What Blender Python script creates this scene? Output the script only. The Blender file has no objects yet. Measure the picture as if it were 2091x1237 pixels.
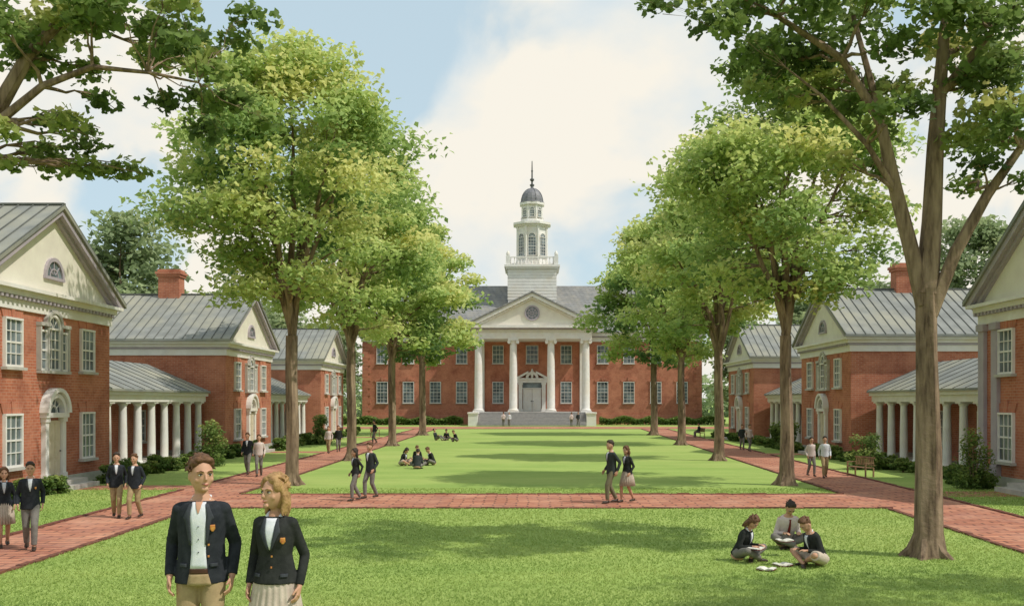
import bpy, bmesh, math, random
import numpy as np
from mathutils import Vector, Matrix
R=math.radians; pi=math.pi
random.seed(7)
sc=bpy.context.scene
col=sc.collection
V=Vector
# ------------------------------------------------------------ materials
def new_mat(name):
    m=bpy.data.materials.new(name); m.use_nodes=True
    n=m.node_tree; n.nodes.clear()
    out=n.nodes.new('ShaderNodeOutputMaterial'); b=n.nodes.new('ShaderNodeBsdfPrincipled')
    n.links.new(b.outputs[0],out.inputs[0])
    return m,n,b,out
def c4(c): return (c[0],c[1],c[2],1)
def noise_fac(n,scale,detail=5,lo=.35,hi=.65,stretch=(1,1,1),rough=.6,dist=0.):
    g=n.nodes.new('ShaderNodeNewGeometry'); mp=n.nodes.new('ShaderNodeMapping'); mp.inputs['Scale'].default_value=stretch
    n.links.new(g.outputs['Position'],mp.inputs['Vector'])
    t=n.nodes.new('ShaderNodeTexNoise'); t.inputs['Scale'].default_value=scale; t.inputs['Detail'].default_value=detail
    t.inputs['Roughness'].default_value=rough; t.inputs['Distortion'].default_value=dist
    n.links.new(mp.outputs[0],t.inputs['Vector'])
    r=n.nodes.new('ShaderNodeMapRange'); r.inputs[1].default_value=lo; r.inputs[2].default_value=hi
    n.links.new(t.outputs['Fac'],r.inputs[0]); return r.outputs[0]
def mix(n,f,a,b,mode='MIX'):
    m=n.nodes.new('ShaderNodeMix'); m.data_type='RGBA'; m.blend_type=mode
    def put(s,v):
        if hasattr(v,'is_linked'): n.links.new(v,s)
        elif isinstance(v,(int,float)): s.default_value=v
        else: s.default_value=c4(v)
    put(m.inputs[0],f); put(m.inputs[6],a); put(m.inputs[7],b)
    return m.outputs[2]
def mulf(n,f,k):
    mu=n.nodes.new('ShaderNodeMath'); mu.operation='MULTIPLY'; mu.inputs[1].default_value=k
    n.links.new(f,mu.inputs[0]); return mu.outputs[0]
def bump(n,b,fac,strength,dist=.02):
    bp=n.nodes.new('ShaderNodeBump'); bp.inputs['Strength'].default_value=strength; bp.inputs['Distance'].default_value=dist
    n.links.new(fac,bp.inputs['Height']); n.links.new(bp.outputs[0],b.inputs['Normal'])
def mottled(name,c1,c2,scale=3,rough=.8,bs=0,bscale=40,stretch=(1,1,1),spec=.3,c3=None):
    m,n,b,o=new_mat(name)
    f=noise_fac(n,scale,6,.3,.7,stretch)
    c=mix(n,f,c1,c2)
    if c3: c=mix(n,noise_fac(n,scale*.27,3,.45,.7,stretch),c,c3)
    n.links.new(c,b.inputs['Base Color']); b.inputs['Roughness'].default_value=rough
    b.inputs['Specular IOR Level'].default_value=spec
    if bs: bump(n,b,noise_fac(n,bscale,4,0,1),bs)
    return m
def brick_mat(name,c1,c2,mortar,bw=.3,rh=.1,ms=.012,flat=False,dark=(.2,.065,.045),light=(.62,.25,.15),amt=.5):
    m,n,b,o=new_mat(name)
    g=n.nodes.new('ShaderNodeNewGeometry'); s=n.nodes.new('ShaderNodeSeparateXYZ'); n.links.new(g.outputs['Position'],s.inputs[0])
    cb=n.nodes.new('ShaderNodeCombineXYZ')
    if flat:
        # slight wobble so the courses are not ruler straight
        wv=noise_fac(n,.8,2,0,1); ww=mulf(n,wv,.22)
        a1=n.nodes.new('ShaderNodeMath'); n.links.new(s.outputs[0],a1.inputs[0]); n.links.new(ww,a1.inputs[1])
        a2=n.nodes.new('ShaderNodeMath'); n.links.new(s.outputs[1],a2.inputs[0]); n.links.new(ww,a2.inputs[1])
        n.links.new(a1.outputs[0],cb.inputs[0]); n.links.new(a2.outputs[0],cb.inputs[1])
    else:
        a=n.nodes.new('ShaderNodeMath'); n.links.new(s.outputs[0],a.inputs[0]); n.links.new(s.outputs[1],a.inputs[1])
        n.links.new(a.outputs[0],cb.inputs[0]); n.links.new(s.outputs[2],cb.inputs[1])
    t=n.nodes.new('ShaderNodeTexBrick'); n.links.new(cb.outputs[0],t.inputs['Vector'])
    t.inputs['Scale'].default_value=1; t.inputs['Brick Width'].default_value=bw; t.inputs['Row Height'].default_value=rh
    t.inputs['Mortar Size'].default_value=ms; t.inputs['Mortar Smooth'].default_value=.3
    t.inputs['Color1'].default_value=c4(c1); t.inputs['Color2'].default_value=c4(c2); t.inputs['Mortar'].default_value=c4(mortar)
    c=mix(n,mulf(n,noise_fac(n,.8,7,.45,.72),.8),t.outputs['Color'],dark)
    c=mix(n,mulf(n,noise_fac(n,.45,6,.48,.7,(1.3,1.3,1)),amt),c,light)
    c=mix(n,mulf(n,noise_fac(n,6,4,.45,.75),amt*.6),c,light)
    n.links.new(c,b.inputs['Base Color']); b.inputs['Roughness'].default_value=.9
    b.inputs['Specular IOR Level'].default_value=.2
    bump(n,b,t.outputs['Fac'],-.4,.01)
    return m
BRICK=brick_mat('brick',(.46,.16,.09),(.36,.11,.062),(.44,.26,.19),dark=(.22,.07,.045),light=(.58,.26,.165),amt=.6)
BRICKT=brick_mat('brick_trim',(.48,.19,.12),(.44,.16,.1),(.4,.24,.18),bw=.12,rh=.4)
PAVE=brick_mat('brick_paving',(.54,.235,.145),(.36,.135,.085),(.11,.05,.04),bw=.66,rh=.29,ms=.032,flat=True,dark=(.3,.14,.11),light=(.62,.35,.24),amt=.5)
KERB=mottled('kerb_brick',(.22,.085,.055),(.1,.04,.03),6)
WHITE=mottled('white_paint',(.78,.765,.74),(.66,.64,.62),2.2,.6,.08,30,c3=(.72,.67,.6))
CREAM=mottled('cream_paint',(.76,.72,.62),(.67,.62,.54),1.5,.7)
SHADE=mottled('shaded_white_trim',(.42,.37,.40),(.34,.30,.345),2,.7)  # white trim with its purplish shade put into the colour
ROOFM=mottled('roof_metal',(.27,.28,.265),(.17,.18,.172),1.2,.75,.05,20,c3=(.33,.32,.25))
SEAM=mottled('roof_seam',(.15,.155,.145),(.1,.105,.1),3,.75)
SLATE=brick_mat('slate',(.25,.25,.25),(.18,.185,.19),(.1,.1,.1),bw=.6,rh=.35,ms=.03,dark=(.3,.28,.24),light=(.33,.34,.33),amt=.4)
STONE=mottled('stone',(.52,.5,.45),(.38,.36,.34),2,.85,.1,25)
STEPM=mottled('step_stone',(.5,.48,.46),(.38,.37,.37),3,.85,.1,25)
DARK=mottled('dark_metal',(.07,.07,.075),(.12,.12,.125),4,.5)
DOME=mottled('dome_lead',(.24,.24,.26),(.13,.13,.145),3,.5)
DOOR=mottled('door_paint',(.66,.58,.44),(.55,.48,.36),3,.5)
BARK=mottled('bark',(.25,.175,.115),(.07,.045,.03),5,.95,1,9,stretch=(3,3,.45),c3=(.34,.25,.17))
WOOD=mottled('bench_wood',(.34,.21,.12),(.2,.115,.065),5,.7)
m,n,b,o=new_mat('window_glass'); n.links.new(mix(n,noise_fac(n,.9,3,.35,.7),(.05,.065,.075),(.22,.27,.29)),b.inputs['Base Color']); b.inputs['Roughness'].default_value=.12; GLASS=m
m,n,b,o=new_mat('lawn_grass')
c=mix(n,noise_fac(n,.35,5,.35,.65,(.6,1.6,1)),(.27,.375,.10),(.35,.45,.13))
c=mix(n,noise_fac(n,.09,3,.45,.7,(.5,1.4,1)),c,(.40,.47,.15))
c=mix(n,mulf(n,noise_fac(n,1.1,6,.5,.75,(.5,2.2,1),dist=.6),.5),c,(.2,.31,.075))
c=mix(n,mulf(n,noise_fac(n,14,6,.35,.75),.4),c,(.17,.27,.06))
n.links.new(c,b.inputs['Base Color']); b.inputs['Roughness'].default_value=1; b.inputs['Specular IOR Level'].default_value=.1
bump(n,b,noise_fac(n,30,6,0,1),.5,.04); LAWN=m
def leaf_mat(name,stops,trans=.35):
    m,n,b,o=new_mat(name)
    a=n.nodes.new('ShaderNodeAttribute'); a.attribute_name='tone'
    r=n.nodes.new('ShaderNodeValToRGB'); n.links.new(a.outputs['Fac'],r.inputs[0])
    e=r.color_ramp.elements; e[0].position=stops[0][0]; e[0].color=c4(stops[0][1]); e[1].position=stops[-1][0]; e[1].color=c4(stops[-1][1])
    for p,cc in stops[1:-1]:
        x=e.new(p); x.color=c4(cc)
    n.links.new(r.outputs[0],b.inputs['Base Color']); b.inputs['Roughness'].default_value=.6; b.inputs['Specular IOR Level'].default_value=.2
    t=n.nodes.new('ShaderNodeBsdfTranslucent'); n.links.new(r.outputs[0],t.inputs[0])
    ms=n.nodes.new('ShaderNodeMixShader'); ms.inputs[0].default_value=trans
    n.links.new(b.outputs[0],ms.inputs[1]); n.links.new(t.outputs[0],ms.inputs[2]); n.links.new(ms.outputs[0],o.inputs[0])
    return m
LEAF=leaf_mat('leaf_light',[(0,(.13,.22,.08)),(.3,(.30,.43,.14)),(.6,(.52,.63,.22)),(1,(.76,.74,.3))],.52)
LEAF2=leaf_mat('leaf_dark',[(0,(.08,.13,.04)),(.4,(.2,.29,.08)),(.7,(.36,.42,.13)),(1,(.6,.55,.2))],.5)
LEAF3=leaf_mat('leaf_far',[(0,(.17,.23,.13)),(.5,(.3,.38,.2)),(1,(.42,.48,.25))],.45)
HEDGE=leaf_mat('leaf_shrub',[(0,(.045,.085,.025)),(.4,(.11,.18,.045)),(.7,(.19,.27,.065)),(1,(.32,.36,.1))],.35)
GRASSM=leaf_mat('grass_blade',[(0,(.2,.31,.075)),(.5,(.32,.43,.115)),(1,(.42,.5,.15))],.4)
def cloth(name,c1,c2,s=14): return mottled(name,c1,c2,s,.9,.15,90,spec=.15)
MAT=dict(navy=cloth('navy_blazer',(.016,.019,.024),(.034,.038,.046)),black=cloth('black_blazer',(.017,.019,.018),(.036,.038,.036)),
 white=cloth('white_shirt',(.72,.73,.76),(.55,.58,.64)),khaki=cloth('khaki_cloth',(.4,.3,.17),(.29,.21,.115)),
 grey=cloth('grey_cloth',(.15,.14,.13),(.22,.205,.185)),olive=cloth('olive_cloth',(.14,.13,.08),(.19,.17,.105)),
 skirt=cloth('beige_skirt',(.56,.48,.4),(.42,.35,.29)),pink=cloth('pale_shirt',(.55,.46,.43),(.64,.55,.52)),teal=cloth('charcoal_jacket',(.028,.034,.034),(.045,.052,.05)),
 skin=mottled('skin',(.54,.31,.21),(.46,.25,.16),8,.6),
 brown=mottled('brown_hair',(.17,.085,.04),(.07,.032,.016),30,.6,.5,60),dark=mottled('dark_hair',(.03,.02,.015),(.05,.035,.025),30,.6,.5,60),
 blond=mottled('blond_hair',(.45,.28,.12),(.25,.135,.055),30,.6,.5,60),shoe=mottled('shoe_leather',(.03,.02,.015),(.05,.03,.02),5,.4),
 gold=mottled('crest_gold',(.55,.3,.06),(.42,.12,.04),60,.6),tie=cloth('red_tie',(.2,.03,.03),(.12,.02,.02)),paper=mottled('paper',(.75,.72,.65),(.6,.58,.52),10,.8),
 lip=mottled('lips',(.36,.1,.08),(.32,.08,.07),10,.5),eyew=mottled('eye_white',(.7,.68,.65),(.65,.62,.6),10,.3),eyed=mottled('iris',(.02,.015,.01),(.03,.02,.015),10,.3),
 belt=mottled('belt_leather',(.07,.03,.015),(.05,.02,.01),10,.5),lapel=cloth('lapel_cloth',(.035,.04,.048),(.055,.06,.07)))
# ------------------------------------------------------------ mesh helper
class G:
    def __init__(s): s.bm=bmesh.new()
    def box(s,x0,x1,y0,y1,z0,z1):
        v=[s.bm.verts.new(p) for p in ((x0,y0,z0),(x1,y0,z0),(x1,y1,z0),(x0,y1,z0),(x0,y0,z1),(x1,y0,z1),(x1,y1,z1),(x0,y1,z1))]
        for f in ((0,3,2,1),(4,5,6,7),(0,1,5,4),(1,2,6,5),(2,3,7,6),(3,0,4,7)): s.bm.faces.new([v[i] for i in f])
        return s
    def prism(s,poly,axis,a0,a1):
        def P(q,a):
            return {'x':(a,q[0],q[1]),'y':(q[0],a,q[1]),'z':(q[0],q[1],a)}[axis]
        A=[s.bm.verts.new(P(q,a0)) for q in poly]; B=[s.bm.verts.new(P(q,a1)) for q in poly]
        k=len(poly); s.bm.faces.new(A); s.bm.faces.new(B[::-1])
        for i in range(k): s.bm.faces.new((A[i],B[i],B[(i+1)%k],A[(i+1)%k]))
        return s
    def lathe(s,cx,cy,prof,seg=16,off=0.):
        rings=[]
        for r,z in prof: rings.append([s.bm.verts.new((cx+r*math.cos(2*pi*(i+off)/seg),cy+r*math.sin(2*pi*(i+off)/seg),z)) for i in range(seg)])
        for a,b in zip(rings,rings[1:]):
            for i in range(seg): s.bm.faces.new((a[i],a[(i+1)%seg],b[(i+1)%seg],b[i]))
        s.bm.faces.new(rings[0][::-1]); s.bm.faces.new(rings[-1]); return s
    def beam(s,p,q,w,t,up=V((0,0,1))):
        p=V(p);q=V(q);d=(q-p).normalized();a=d.cross(up).normalized();u=a.cross(d)
        v=[]
        for e in (p,q):
            for i,j in ((-1,0),(1,0),(1,1),(-1,1)): v.append(s.bm.verts.new(e+a*i*w/2+u*j*t))
        for f in ((0,1,2,3),(7,6,5,4),(0,4,5,1),(1,5,6,2),(2,6,7,3),(3,7,4,0)): s.bm.faces.new([v[i] for i in f])
        return s
    def arc(s,cx,cz,r0,r1,a0,a1,y0,y1,seg=12):
        for i in range(seg):
            t0=a0+(a1-a0)*i/seg;t1=a0+(a1-a0)*(i+1)/seg
            q=[(cx+r0*math.cos(t0),cz+r0*math.sin(t0)),(cx+r1*math.cos(t0),cz+r1*math.sin(t0)),(cx+r1*math.cos(t1),cz+r1*math.sin(t1)),(cx+r0*math.cos(t1),cz+r0*math.sin(t1))]
            if r0<1e-4: q=q[1:3]+[(cx,cz)]
            s.prism(q,'y',y0,y1)
        bmesh.ops.remove_doubles(s.bm,verts=s.bm.verts,dist=1e-5); return s
    def mesh(s,name,mat,smooth=False):
        bmesh.ops.recalc_face_normals(s.bm,faces=s.bm.faces)
        me=bpy.data.meshes.new(name); s.bm.to_mesh(me); s.bm.free()
        if mat: me.materials.append(mat)
        if smooth:
            me.polygons.foreach_set('use_smooth',[True]*len(me.polygons))
            try: me.set_sharp_from_angle(angle=R(35))
            except Exception: pass
        return me
    def done(s,name,mat,parent=None,loc=(0,0,0),smooth=False,**k): return put(name,s.mesh(name,mat,smooth),parent,loc,**k)
def put(name,me,parent=None,loc=(0,0,0),rz=0,**k):
    o=bpy.data.objects.new(name,me); col.objects.link(o); o.location=loc; o.rotation_euler=(0,0,rz)
    if parent: o.parent=parent
    for a,b in k.items(): o[a]=b
    return o
def thing(name,loc,label,cat,rz=0,group=None,me=None,**k):
    o=put(name,me,None,loc,rz,label=label,category=cat,**k)
    if me is None: o.empty_display_size=.3
    if group: o['group']=group
    return o
# ------------------------------------------------------------ world / camera / sun
EL=52; SD=V((.93,-.36)).normalized()
w=bpy.data.worlds.new('World'); sc.world=w; w.use_nodes=True; n=w.node_tree; n.nodes.clear()
out=n.nodes.new('ShaderNodeOutputWorld'); b1=n.nodes.new('ShaderNodeBackground'); b2=n.nodes.new('ShaderNodeBackground'); ms=n.nodes.new('ShaderNodeMixShader')
sky=n.nodes.new('ShaderNodeTexSky'); sky.sky_type='NISHITA'; sky.sun_disc=False; sky.sun_elevation=R(EL); sky.sun_rotation=math.atan2(SD.x,SD.y)
n.links.new(sky.outputs[0],b1.inputs[0]); b1.inputs[1].default_value=.15
tc=n.nodes.new('ShaderNodeTexCoord'); mp=n.nodes.new('ShaderNodeMapping'); mp.inputs['Scale'].default_value=(1.6,1.6,2.2); mp.inputs['Rotation'].default_value=(0,R(-28),0); mp.inputs['Location'].default_value=(1.7,.4,.9)
n.links.new(tc.outputs['Generated'],mp.inputs[0])
t=n.nodes.new('ShaderNodeTexNoise'); t.inputs['Scale'].default_value=2.5; t.inputs['Detail'].default_value=7; t.inputs['Roughness'].default_value=.48; t.inputs['Distortion'].default_value=.35
n.links.new(mp.outputs[0],t.inputs['Vector'])
sp=n.nodes.new('ShaderNodeSeparateXYZ'); n.links.new(tc.outputs['Generated'],sp.inputs[0])
hz=n.nodes.new('ShaderNodeMapRange'); hz.inputs[1].default_value=.02; hz.inputs[2].default_value=.38; hz.inputs[3].default_value=.13; hz.inputs[4].default_value=-.01
n.links.new(sp.outputs[2],hz.inputs[0])
ad=n.nodes.new('ShaderNodeMath'); n.links.new(t.outputs['Fac'],ad.inputs[0]); n.links.new(hz.outputs[0],ad.inputs[1])
mr=n.nodes.new('ShaderNodeMapRange'); mr.inputs[1].default_value=.465; mr.inputs[2].default_value=.56; mr.inputs[3].default_value=0; mr.inputs[4].default_value=1; mr.interpolation_type='SMOOTHSTEP'
n.links.new(ad.outputs[0],mr.inputs[0])
b3=n.nodes.new('ShaderNodeBackground'); b3.inputs[0].default_value=(.63,.79,.86,1); b3.inputs[1].default_value=.95
mh=n.nodes.new('ShaderNodeMixShader'); mh.inputs[0].default_value=.8; n.links.new(b1.outputs[0],mh.inputs[1]); n.links.new(b3.outputs[0],mh.inputs[2])
t2=n.nodes.new('ShaderNodeTexNoise'); t2.inputs['Scale'].default_value=3.4; t2.inputs['Detail'].default_value=6; n.links.new(mp.outputs[0],t2.inputs['Vector'])
cr=n.nodes.new('ShaderNodeValToRGB'); n.links.new(t2.outputs['Fac'],cr.inputs[0]); cr.color_ramp.elements[0].position=.38; cr.color_ramp.elements[0].color=(.76,.84,.87,1); cr.color_ramp.elements[1].position=.55; cr.color_ramp.elements[1].color=(1,.95,.84,1)
n.links.new(cr.outputs[0],b2.inputs[0]); b2.inputs[1].default_value=.95
n.links.new(mr.outputs[0],ms.inputs[0]); n.links.new(mh.outputs[0],ms.inputs[1]); n.links.new(b2.outputs[0],ms.inputs[2]); n.links.new(ms.outputs[0],out.inputs[0])
sl=bpy.data.lights.new('sun','SUN'); sl.energy=3.4; sl.angle=R(.8); sl.color=(1,.94,.84); so=bpy.data.objects.new('sun',sl); col.objects.link(so)
dirs=V((SD.x*math.cos(R(EL)),SD.y*math.cos(R(EL)),math.sin(R(EL)))); so.rotation_euler=dirs.to_track_quat('Z','Y').to_euler(); so.location=(30,-20,40)
cd=bpy.data.cameras.new('camera'); cam=bpy.data.objects.new('camera',cd); col.objects.link(cam); sc.camera=cam
cam.location=(0,0,3); cam.rotation_euler=(R(90),0,0); cd.sensor_width=36; cd.lens=36*2000/2091; cd.shift_x=-.0189; cd.shift_y=.0964; cd.clip_end=4000
sc.view_settings.view_transform='Standard'; sc.view_settings.look='None'; sc.view_settings.exposure=0
# ------------------------------------------------------------ ground
def gz(y):
    t=min(1,max(0,(13.5-y)/5.5)); return .8*t*t*(3-2*t)
ys=[-1500,-200,-40,0,4]+[8+.5*i for i in range(13)]+[17,22,30,60,100,140,200,400,2500]
xs=[-2500,-300,-60,-30,-12,0,12,30,60,300,2500]
g=G(); grid=[[g.bm.verts.new((x,y,gz(y))) for x in xs] for y in ys]
for j in range(len(ys)-1):
    for i in range(len(xs)-1): g.bm.faces.new((grid[j][i],grid[j][i+1],grid[j+1][i+1],grid[j+1][i]))
g.done('ground',LAWN,kind='structure',label='flat mown green lawn of the quadrangle')
def Lin(y): return -(9.3+max(0,y-20)*.013)
def Lout(y): return Lin(y)-2.4
def Rin(y): return 9.8+max(0,y-20)*.026
def Rout(y): return Rin(y)+2.8
PY=[2,8,9,10,11,12,13,13.5,14,17,20,27.6,31.8,45,60,80,108]
def strip(name,fa,fb,rows,z=.006):
    g=G(); rr=[(g.bm.verts.new((fa(y),y,gz(y)+z)),g.bm.verts.new((fb(y),y,gz(y)+z))) for y in rows]
    for a,b in zip(rr,rr[1:]): g.bm.faces.new((a[0],a[1],b[1],b[0]))
    return g.done(name,PAVE,kind='structure',label='red brick paved walk edged with brick')
strip('path',Lout,Lin,PY); strip('path',Rin,Rout,PY)
strip('path',lambda y:Lin(y)+.01,lambda y:Rin(y)-.01,[27.6,31.8])
strip('path',lambda y:-30,lambda y:30,[108.3,118])
LC=[34.3,58.5,82.8]; RC=[31.9,56.2,78.7]; HW=4.7; FX=16.8
for y in LC: strip('path',lambda q:-FX+1.25,lambda q:Lout(q)-.01,[y-.9,y+.9])
for y in RC: strip('path',lambda q:Rout(q)+.01,lambda q:FX-1.25,[y-.9,y+.9])
def kerb(fx,segs):
    g=G(); rg=random.Random(1)
    for a,b in segs:
        y0=a
        while y0<b-.1:
            y1=min(b,y0+(.42 if y0<60 else 2)); j=rg.uniform(-.015,.015)
            g.beam((fx(y0)+j,y0+.008,gz(y0)-.05),(fx(y1)+j,y1-.008,gz(y1)-.05),.13,.08+rg.uniform(0,.02)); y0=y1
    return g.done('path_kerb',KERB,kind='structure')
kerb(Lin,[(13.6,27.5),(31.9,108)]); kerb(Rin,[(13.6,27.5),(31.9,108)])
def cuts(c,a=13.6,b=108):
    o=[];p=a
    for y in c: o.append((p,y-1));p=y+1
    o.append((p,b)); return o
kerb(Lout,cuts(LC)); kerb(Rout,cuts(RC))
g=G(); rg=random.Random(4)
for y in (27.6,31.8):
    x=Lin(y)+.08
    while x<Rin(y)-.1:
        j=rg.uniform(-.02,.02); g.box(x,x+.4,y-.065+j,y+.065+j,-.03,.025+rg.uniform(0,.02)); x+=.415
g.done('path_kerb',KERB,kind='structure')
g=G(); g.box(-30,30,108.15,108.29,-.03,.035); g.done('path_kerb',KERB,kind='structure')
# ------------------------------------------------------------ windows
WC={}
def window(parent,loc,rz=0,w=.95,h=1.6,cols=3,rows=4,style='flat'):
    key=(w,h,cols,rows,style)
    if key not in WC:
        t=.07; fr=G()
        fr.box(-w/2-t,-w/2,-.11,.02,0,h).box(w/2,w/2+t,-.11,.02,0,h).box(-w/2-t,w/2+t,-.12,.02,h,h+t).box(-w/2-t,w/2+t,-.112,.02,-t,0)
        for i in range(1,cols): x=-w/2+w*i/cols; fr.box(x-.015,x+.015,-.072,-.03,0,h)
        for j in range(1,rows):
            z=h*j/rows; q=.03 if j==rows//2 else .015; fr.box(-w/2,w/2,-.078,-.028,z-q,z+q)
        if style=='arch':
            fr.arc(0,h+t,w/2-.02,w/2+t,0,pi,-.12,.02,10)
            for a in (pi/4,pi/2,3*pi/4): fr.beam((.05*math.cos(a),-.06,h+t+.05*math.sin(a)),((w/2)*math.cos(a),-.06,h+t+(w/2)*math.sin(a)),.03,.03,V((0,1,0)))
        pa=G(); pa.box(-w/2,w/2,-.045,.01,0,h)
        if style=='arch': pa.arc(0,h+t,0,w/2-.02,0,pi,-.045,.01,10)
        si=G(); si.box(-w/2-.16,w/2+.16,-.2,.0,-t-.1,-t-.003)
        li=None
        if style=='flat':
            li=G(); li.prism([(-w/2-.1,h+t+.004),(w/2+.1,h+t+.004),(w/2+.24,h+t+.33),(-w/2-.24,h+t+.33)],'y',-.04,.0)
            li.prism([(-.07,h+t+.004),(.07,h+t+.004),(.11,h+t+.4),(-.11,h+t+.4)],'y',-.07,-.041)
        if style=='key':
            li=G(); li.arc(0,h-.75*w,1.0*w,1.22*w,R(48),R(132),-.09,.0,8)
            li.prism([(-.12,h+t+.1),(.12,h+t+.1),(.18,h+.75),(-.18,h+.75)],'y',-.14,-.091)
        WC[key]=(fr.mesh('window',WHITE),pa.mesh('pane',GLASS),si.mesh('sill',STONE),li.mesh('lintel',BRICKT) if li else None)
    f,p,s,l=WC[key]
    o=put('window',f,parent,loc,rz)
    put('pane',p,o); put('sill',s,o)
    if l: put('lintel',l,o)
    return o
def column(parent,loc,r,h,name='column',ionic=False,seg=18):
    g=G(); g.box(-r*1.35,r*1.35,-r*1.35,r*1.35,0,r*.35)
    g.lathe(0,0,[(r*1.25,r*.36),(r*1.3,r*.55),(r*1.05,r*.75),(r,r*.9),(r*.97,h*.4),(r*.84,h-r*1.1),(r*.84,h-r*.9),(r*1.0,h-r*.8),(r*1.15,h-r*.42)],seg)
    g.box(-r*1.3,r*1.3,-r*1.3,r*1.3,h-r*.4,h)
    if ionic:
        for sx in (-1,1):
            for i in range(10):
                a0=2*pi*i/10;a1=2*pi*(i+1)/10
                g.prism([(sx*r*1.05,h-r*.75),(sx*r*1.05+r*.42*math.cos(a0),h-r*.75+r*.42*math.sin(a0)),(sx*r*1.05+r*.42*math.cos(a1),h-r*.75+r*.42*math.sin(a1))],'y',-r*1.2,r*1.2)
    return put(name,g.mesh('column',WHITE,True),parent,loc)
# ------------------------------------------------------------ pavilions
def pavilion(side,yc,he,ha,label,D=16,chim=None,pil=False):
    T=thing('brick_pavilion',(side*FX,yc,0),label,'building',rz=0 if side<0 else pi,group='brick pavilions flanking the lawn')
    hw=HW
    g=G(); g.box(-D,0,-hw,hw,-.3,he-.75); g.box(-D+.02,-.03,-hw+.03,hw-.03,he-.75,he)
    g.prism([(-hw+.1,he),(hw-.1,he),(0,ha-.35)],'x',-D,-.02); g.done('wall',BRICK,T)
    g=G(); g.box(-D-.04,.06,-hw-.06,hw+.06,.0,.35); g.done('plinth',STONE,T)
    g=G(); g.box(-D-.06,.08,-hw-.08,hw+.08,he-.75,he-.42); g.box(-D-.1,.22,-hw-.2,hw+.2,he-.30,he-.12); g.box(-D-.2,.4,-hw-.42,hw+.42,he-.12,he)
    g.done('cornice',WHITE,T)
    g=G(); g.box(-D-.03,.14,-hw-.13,hw+.13,he-.42,he-.30)
    k=int((2*hw+.2)/.28)
    for i in range(k):
        y=-hw-.1+i*.28; g.box(.14,.24,y,y+.13,he-.42,he-.303)
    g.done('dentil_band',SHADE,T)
    g=G(); g.prism([(-hw+.05,he+.002),(hw-.05,he+.002),(0,ha-.32)],'x',-.02,.05); g.done('tympanum',CREAM,T)
    e=hw+.55
    def chev(o1,o2): return [(-e,he+o2),(-e,he+o1),(0,ha+o1),(e,he+o1),(e,he+o2),(0,ha+o2)]
    g=G(); g.prism(chev(0,.13),'x',-D-.3,.46)
    roof=g.done('roof',ROOFM,T)
    g=G()
    x=-D-.2
    while x<.45:
        for s in (-1,1): g.beam((x,s*e,he+.125),(x,0,ha+.125),.035,.045)
        x+=.52
    g.beam((-D-.3,0,ha+.13),(.46,0,ha+.13),.16,.07); g.done('seam',SEAM,roof)
    g=G()
    for s in (-1,1):
        q=[(s*(e-.02),he+.004),(0,ha-.003),(0,ha-.22),(s*(e-.45),he+.004)]; g.prism(q,'x',.05,.38)
        q=[(s*(e-.46),he+.004),(0,ha-.222),(0,ha-.36),(s*(e-.72),he+.004)]; g.prism(q,'x',.05,.2)
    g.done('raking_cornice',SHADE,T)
    g=G(); g.arc(0,0,.55,.68,0,pi,-.09,.0,12); g.box(-.7,.7,-.1,0,-.1,-.002)
    for a in (R(45),R(90),R(135)): g.beam((.12*math.cos(a),-.05,.12*math.sin(a)),(.56*math.cos(a),-.05,.56*math.sin(a)),.035,.03,V((0,1,0)))
    g.arc(0,0,.26,.3,0,pi,-.055,-.02,10)
    f=put('gable_window',g.mesh('gable_window',SHADE),T,(.05,0,he+.6),pi/2)
    g=G(); g.arc(0,0,0,.55,0,pi,-.03,-.001,12); g.done('pane',GLASS,f)
    yy=2.65
    for s in (-1,1):
        window(T,(0,s*yy,.95),pi/2,.95,1.6); window(T,(0,s*yy,he-2.55),pi/2,.95,1.45)
    z0=he-2.6
    window(T,(0,0,z0),pi/2,.8,1.35,3,4,'arch')
    for s in (-1,1): window(T,(0,s*.72,z0),pi/2,.36,1.25,1,4,'none')
    g=G()
    for s in (-1,1):
        for q in (.475,1.02): g.box(s*q-.045,s*q+.045,-.16,0,-.06,1.45)
        g.box(min(s*.43,s*1.08),max(s*.43,s*1.08),-.19,0,1.45,1.57)
    g.arc(0,1.45,.48,.6,0,pi,-.16,0,12)
    put('window_surround',g.mesh('window_surround',STONE),T,(0,0,z0),pi/2)
    g=G(); g.box(-.48,.48,-.05,.0,.3,2.35)
    for s in (-1,1):
        for z0_,z1_ in ((.42,.95),(1.05,1.6),(1.7,2.25)): g.box(s*.23-.16,s*.23+.16,-.075,-.051,z0_,z1_)
    d=put('door',g.mesh('door',DOOR),T,(.02,0,0),pi/2)
    g=G(); g.lathe(.0,0,[(.03,0),(.035,.03),(.02,.05)],8); g.done('door_handle',DARK,d,(.4,-.09,1.25))
    g=G()
    for s in (-1,1):
        g.box(s*.62-.12,s*.62+.12,-.16,0,.3,2.45); g.box(s*.62-.15,s*.62+.15,-.2,0,.3,.5); g.box(s*.62-.15,s*.62+.15,-.2,0,2.3,2.45)
    g.box(-.82,.82,-.24,0,2.452,2.62); g.arc(0,2.62,.52,.68,0,pi,-.22,0,14); g.arc(0,2.62,.72,.86,0,pi,-.32,0,14)
    g.arc(0,2.62,.22,.26,0,pi,-.09,-.03,10)
    for a in (R(36),R(72),R(108),R(144)): g.beam((.2*math.cos(a),-.08,2.62+.2*math.sin(a)),(.52*math.cos(a),-.08,2.62+.52*math.sin(a)),.03,.03,V((0,1,0)))
    put('door_surround',g.mesh('door_surround',WHITE),T,(0,0,0),pi/2)
    g=G(); g.arc(0,2.622,0,.51,0,pi,-.02,0,12); put('fanlight',g.mesh('fanlight',GLASS),T,(.01,0,0),pi/2)
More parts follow.
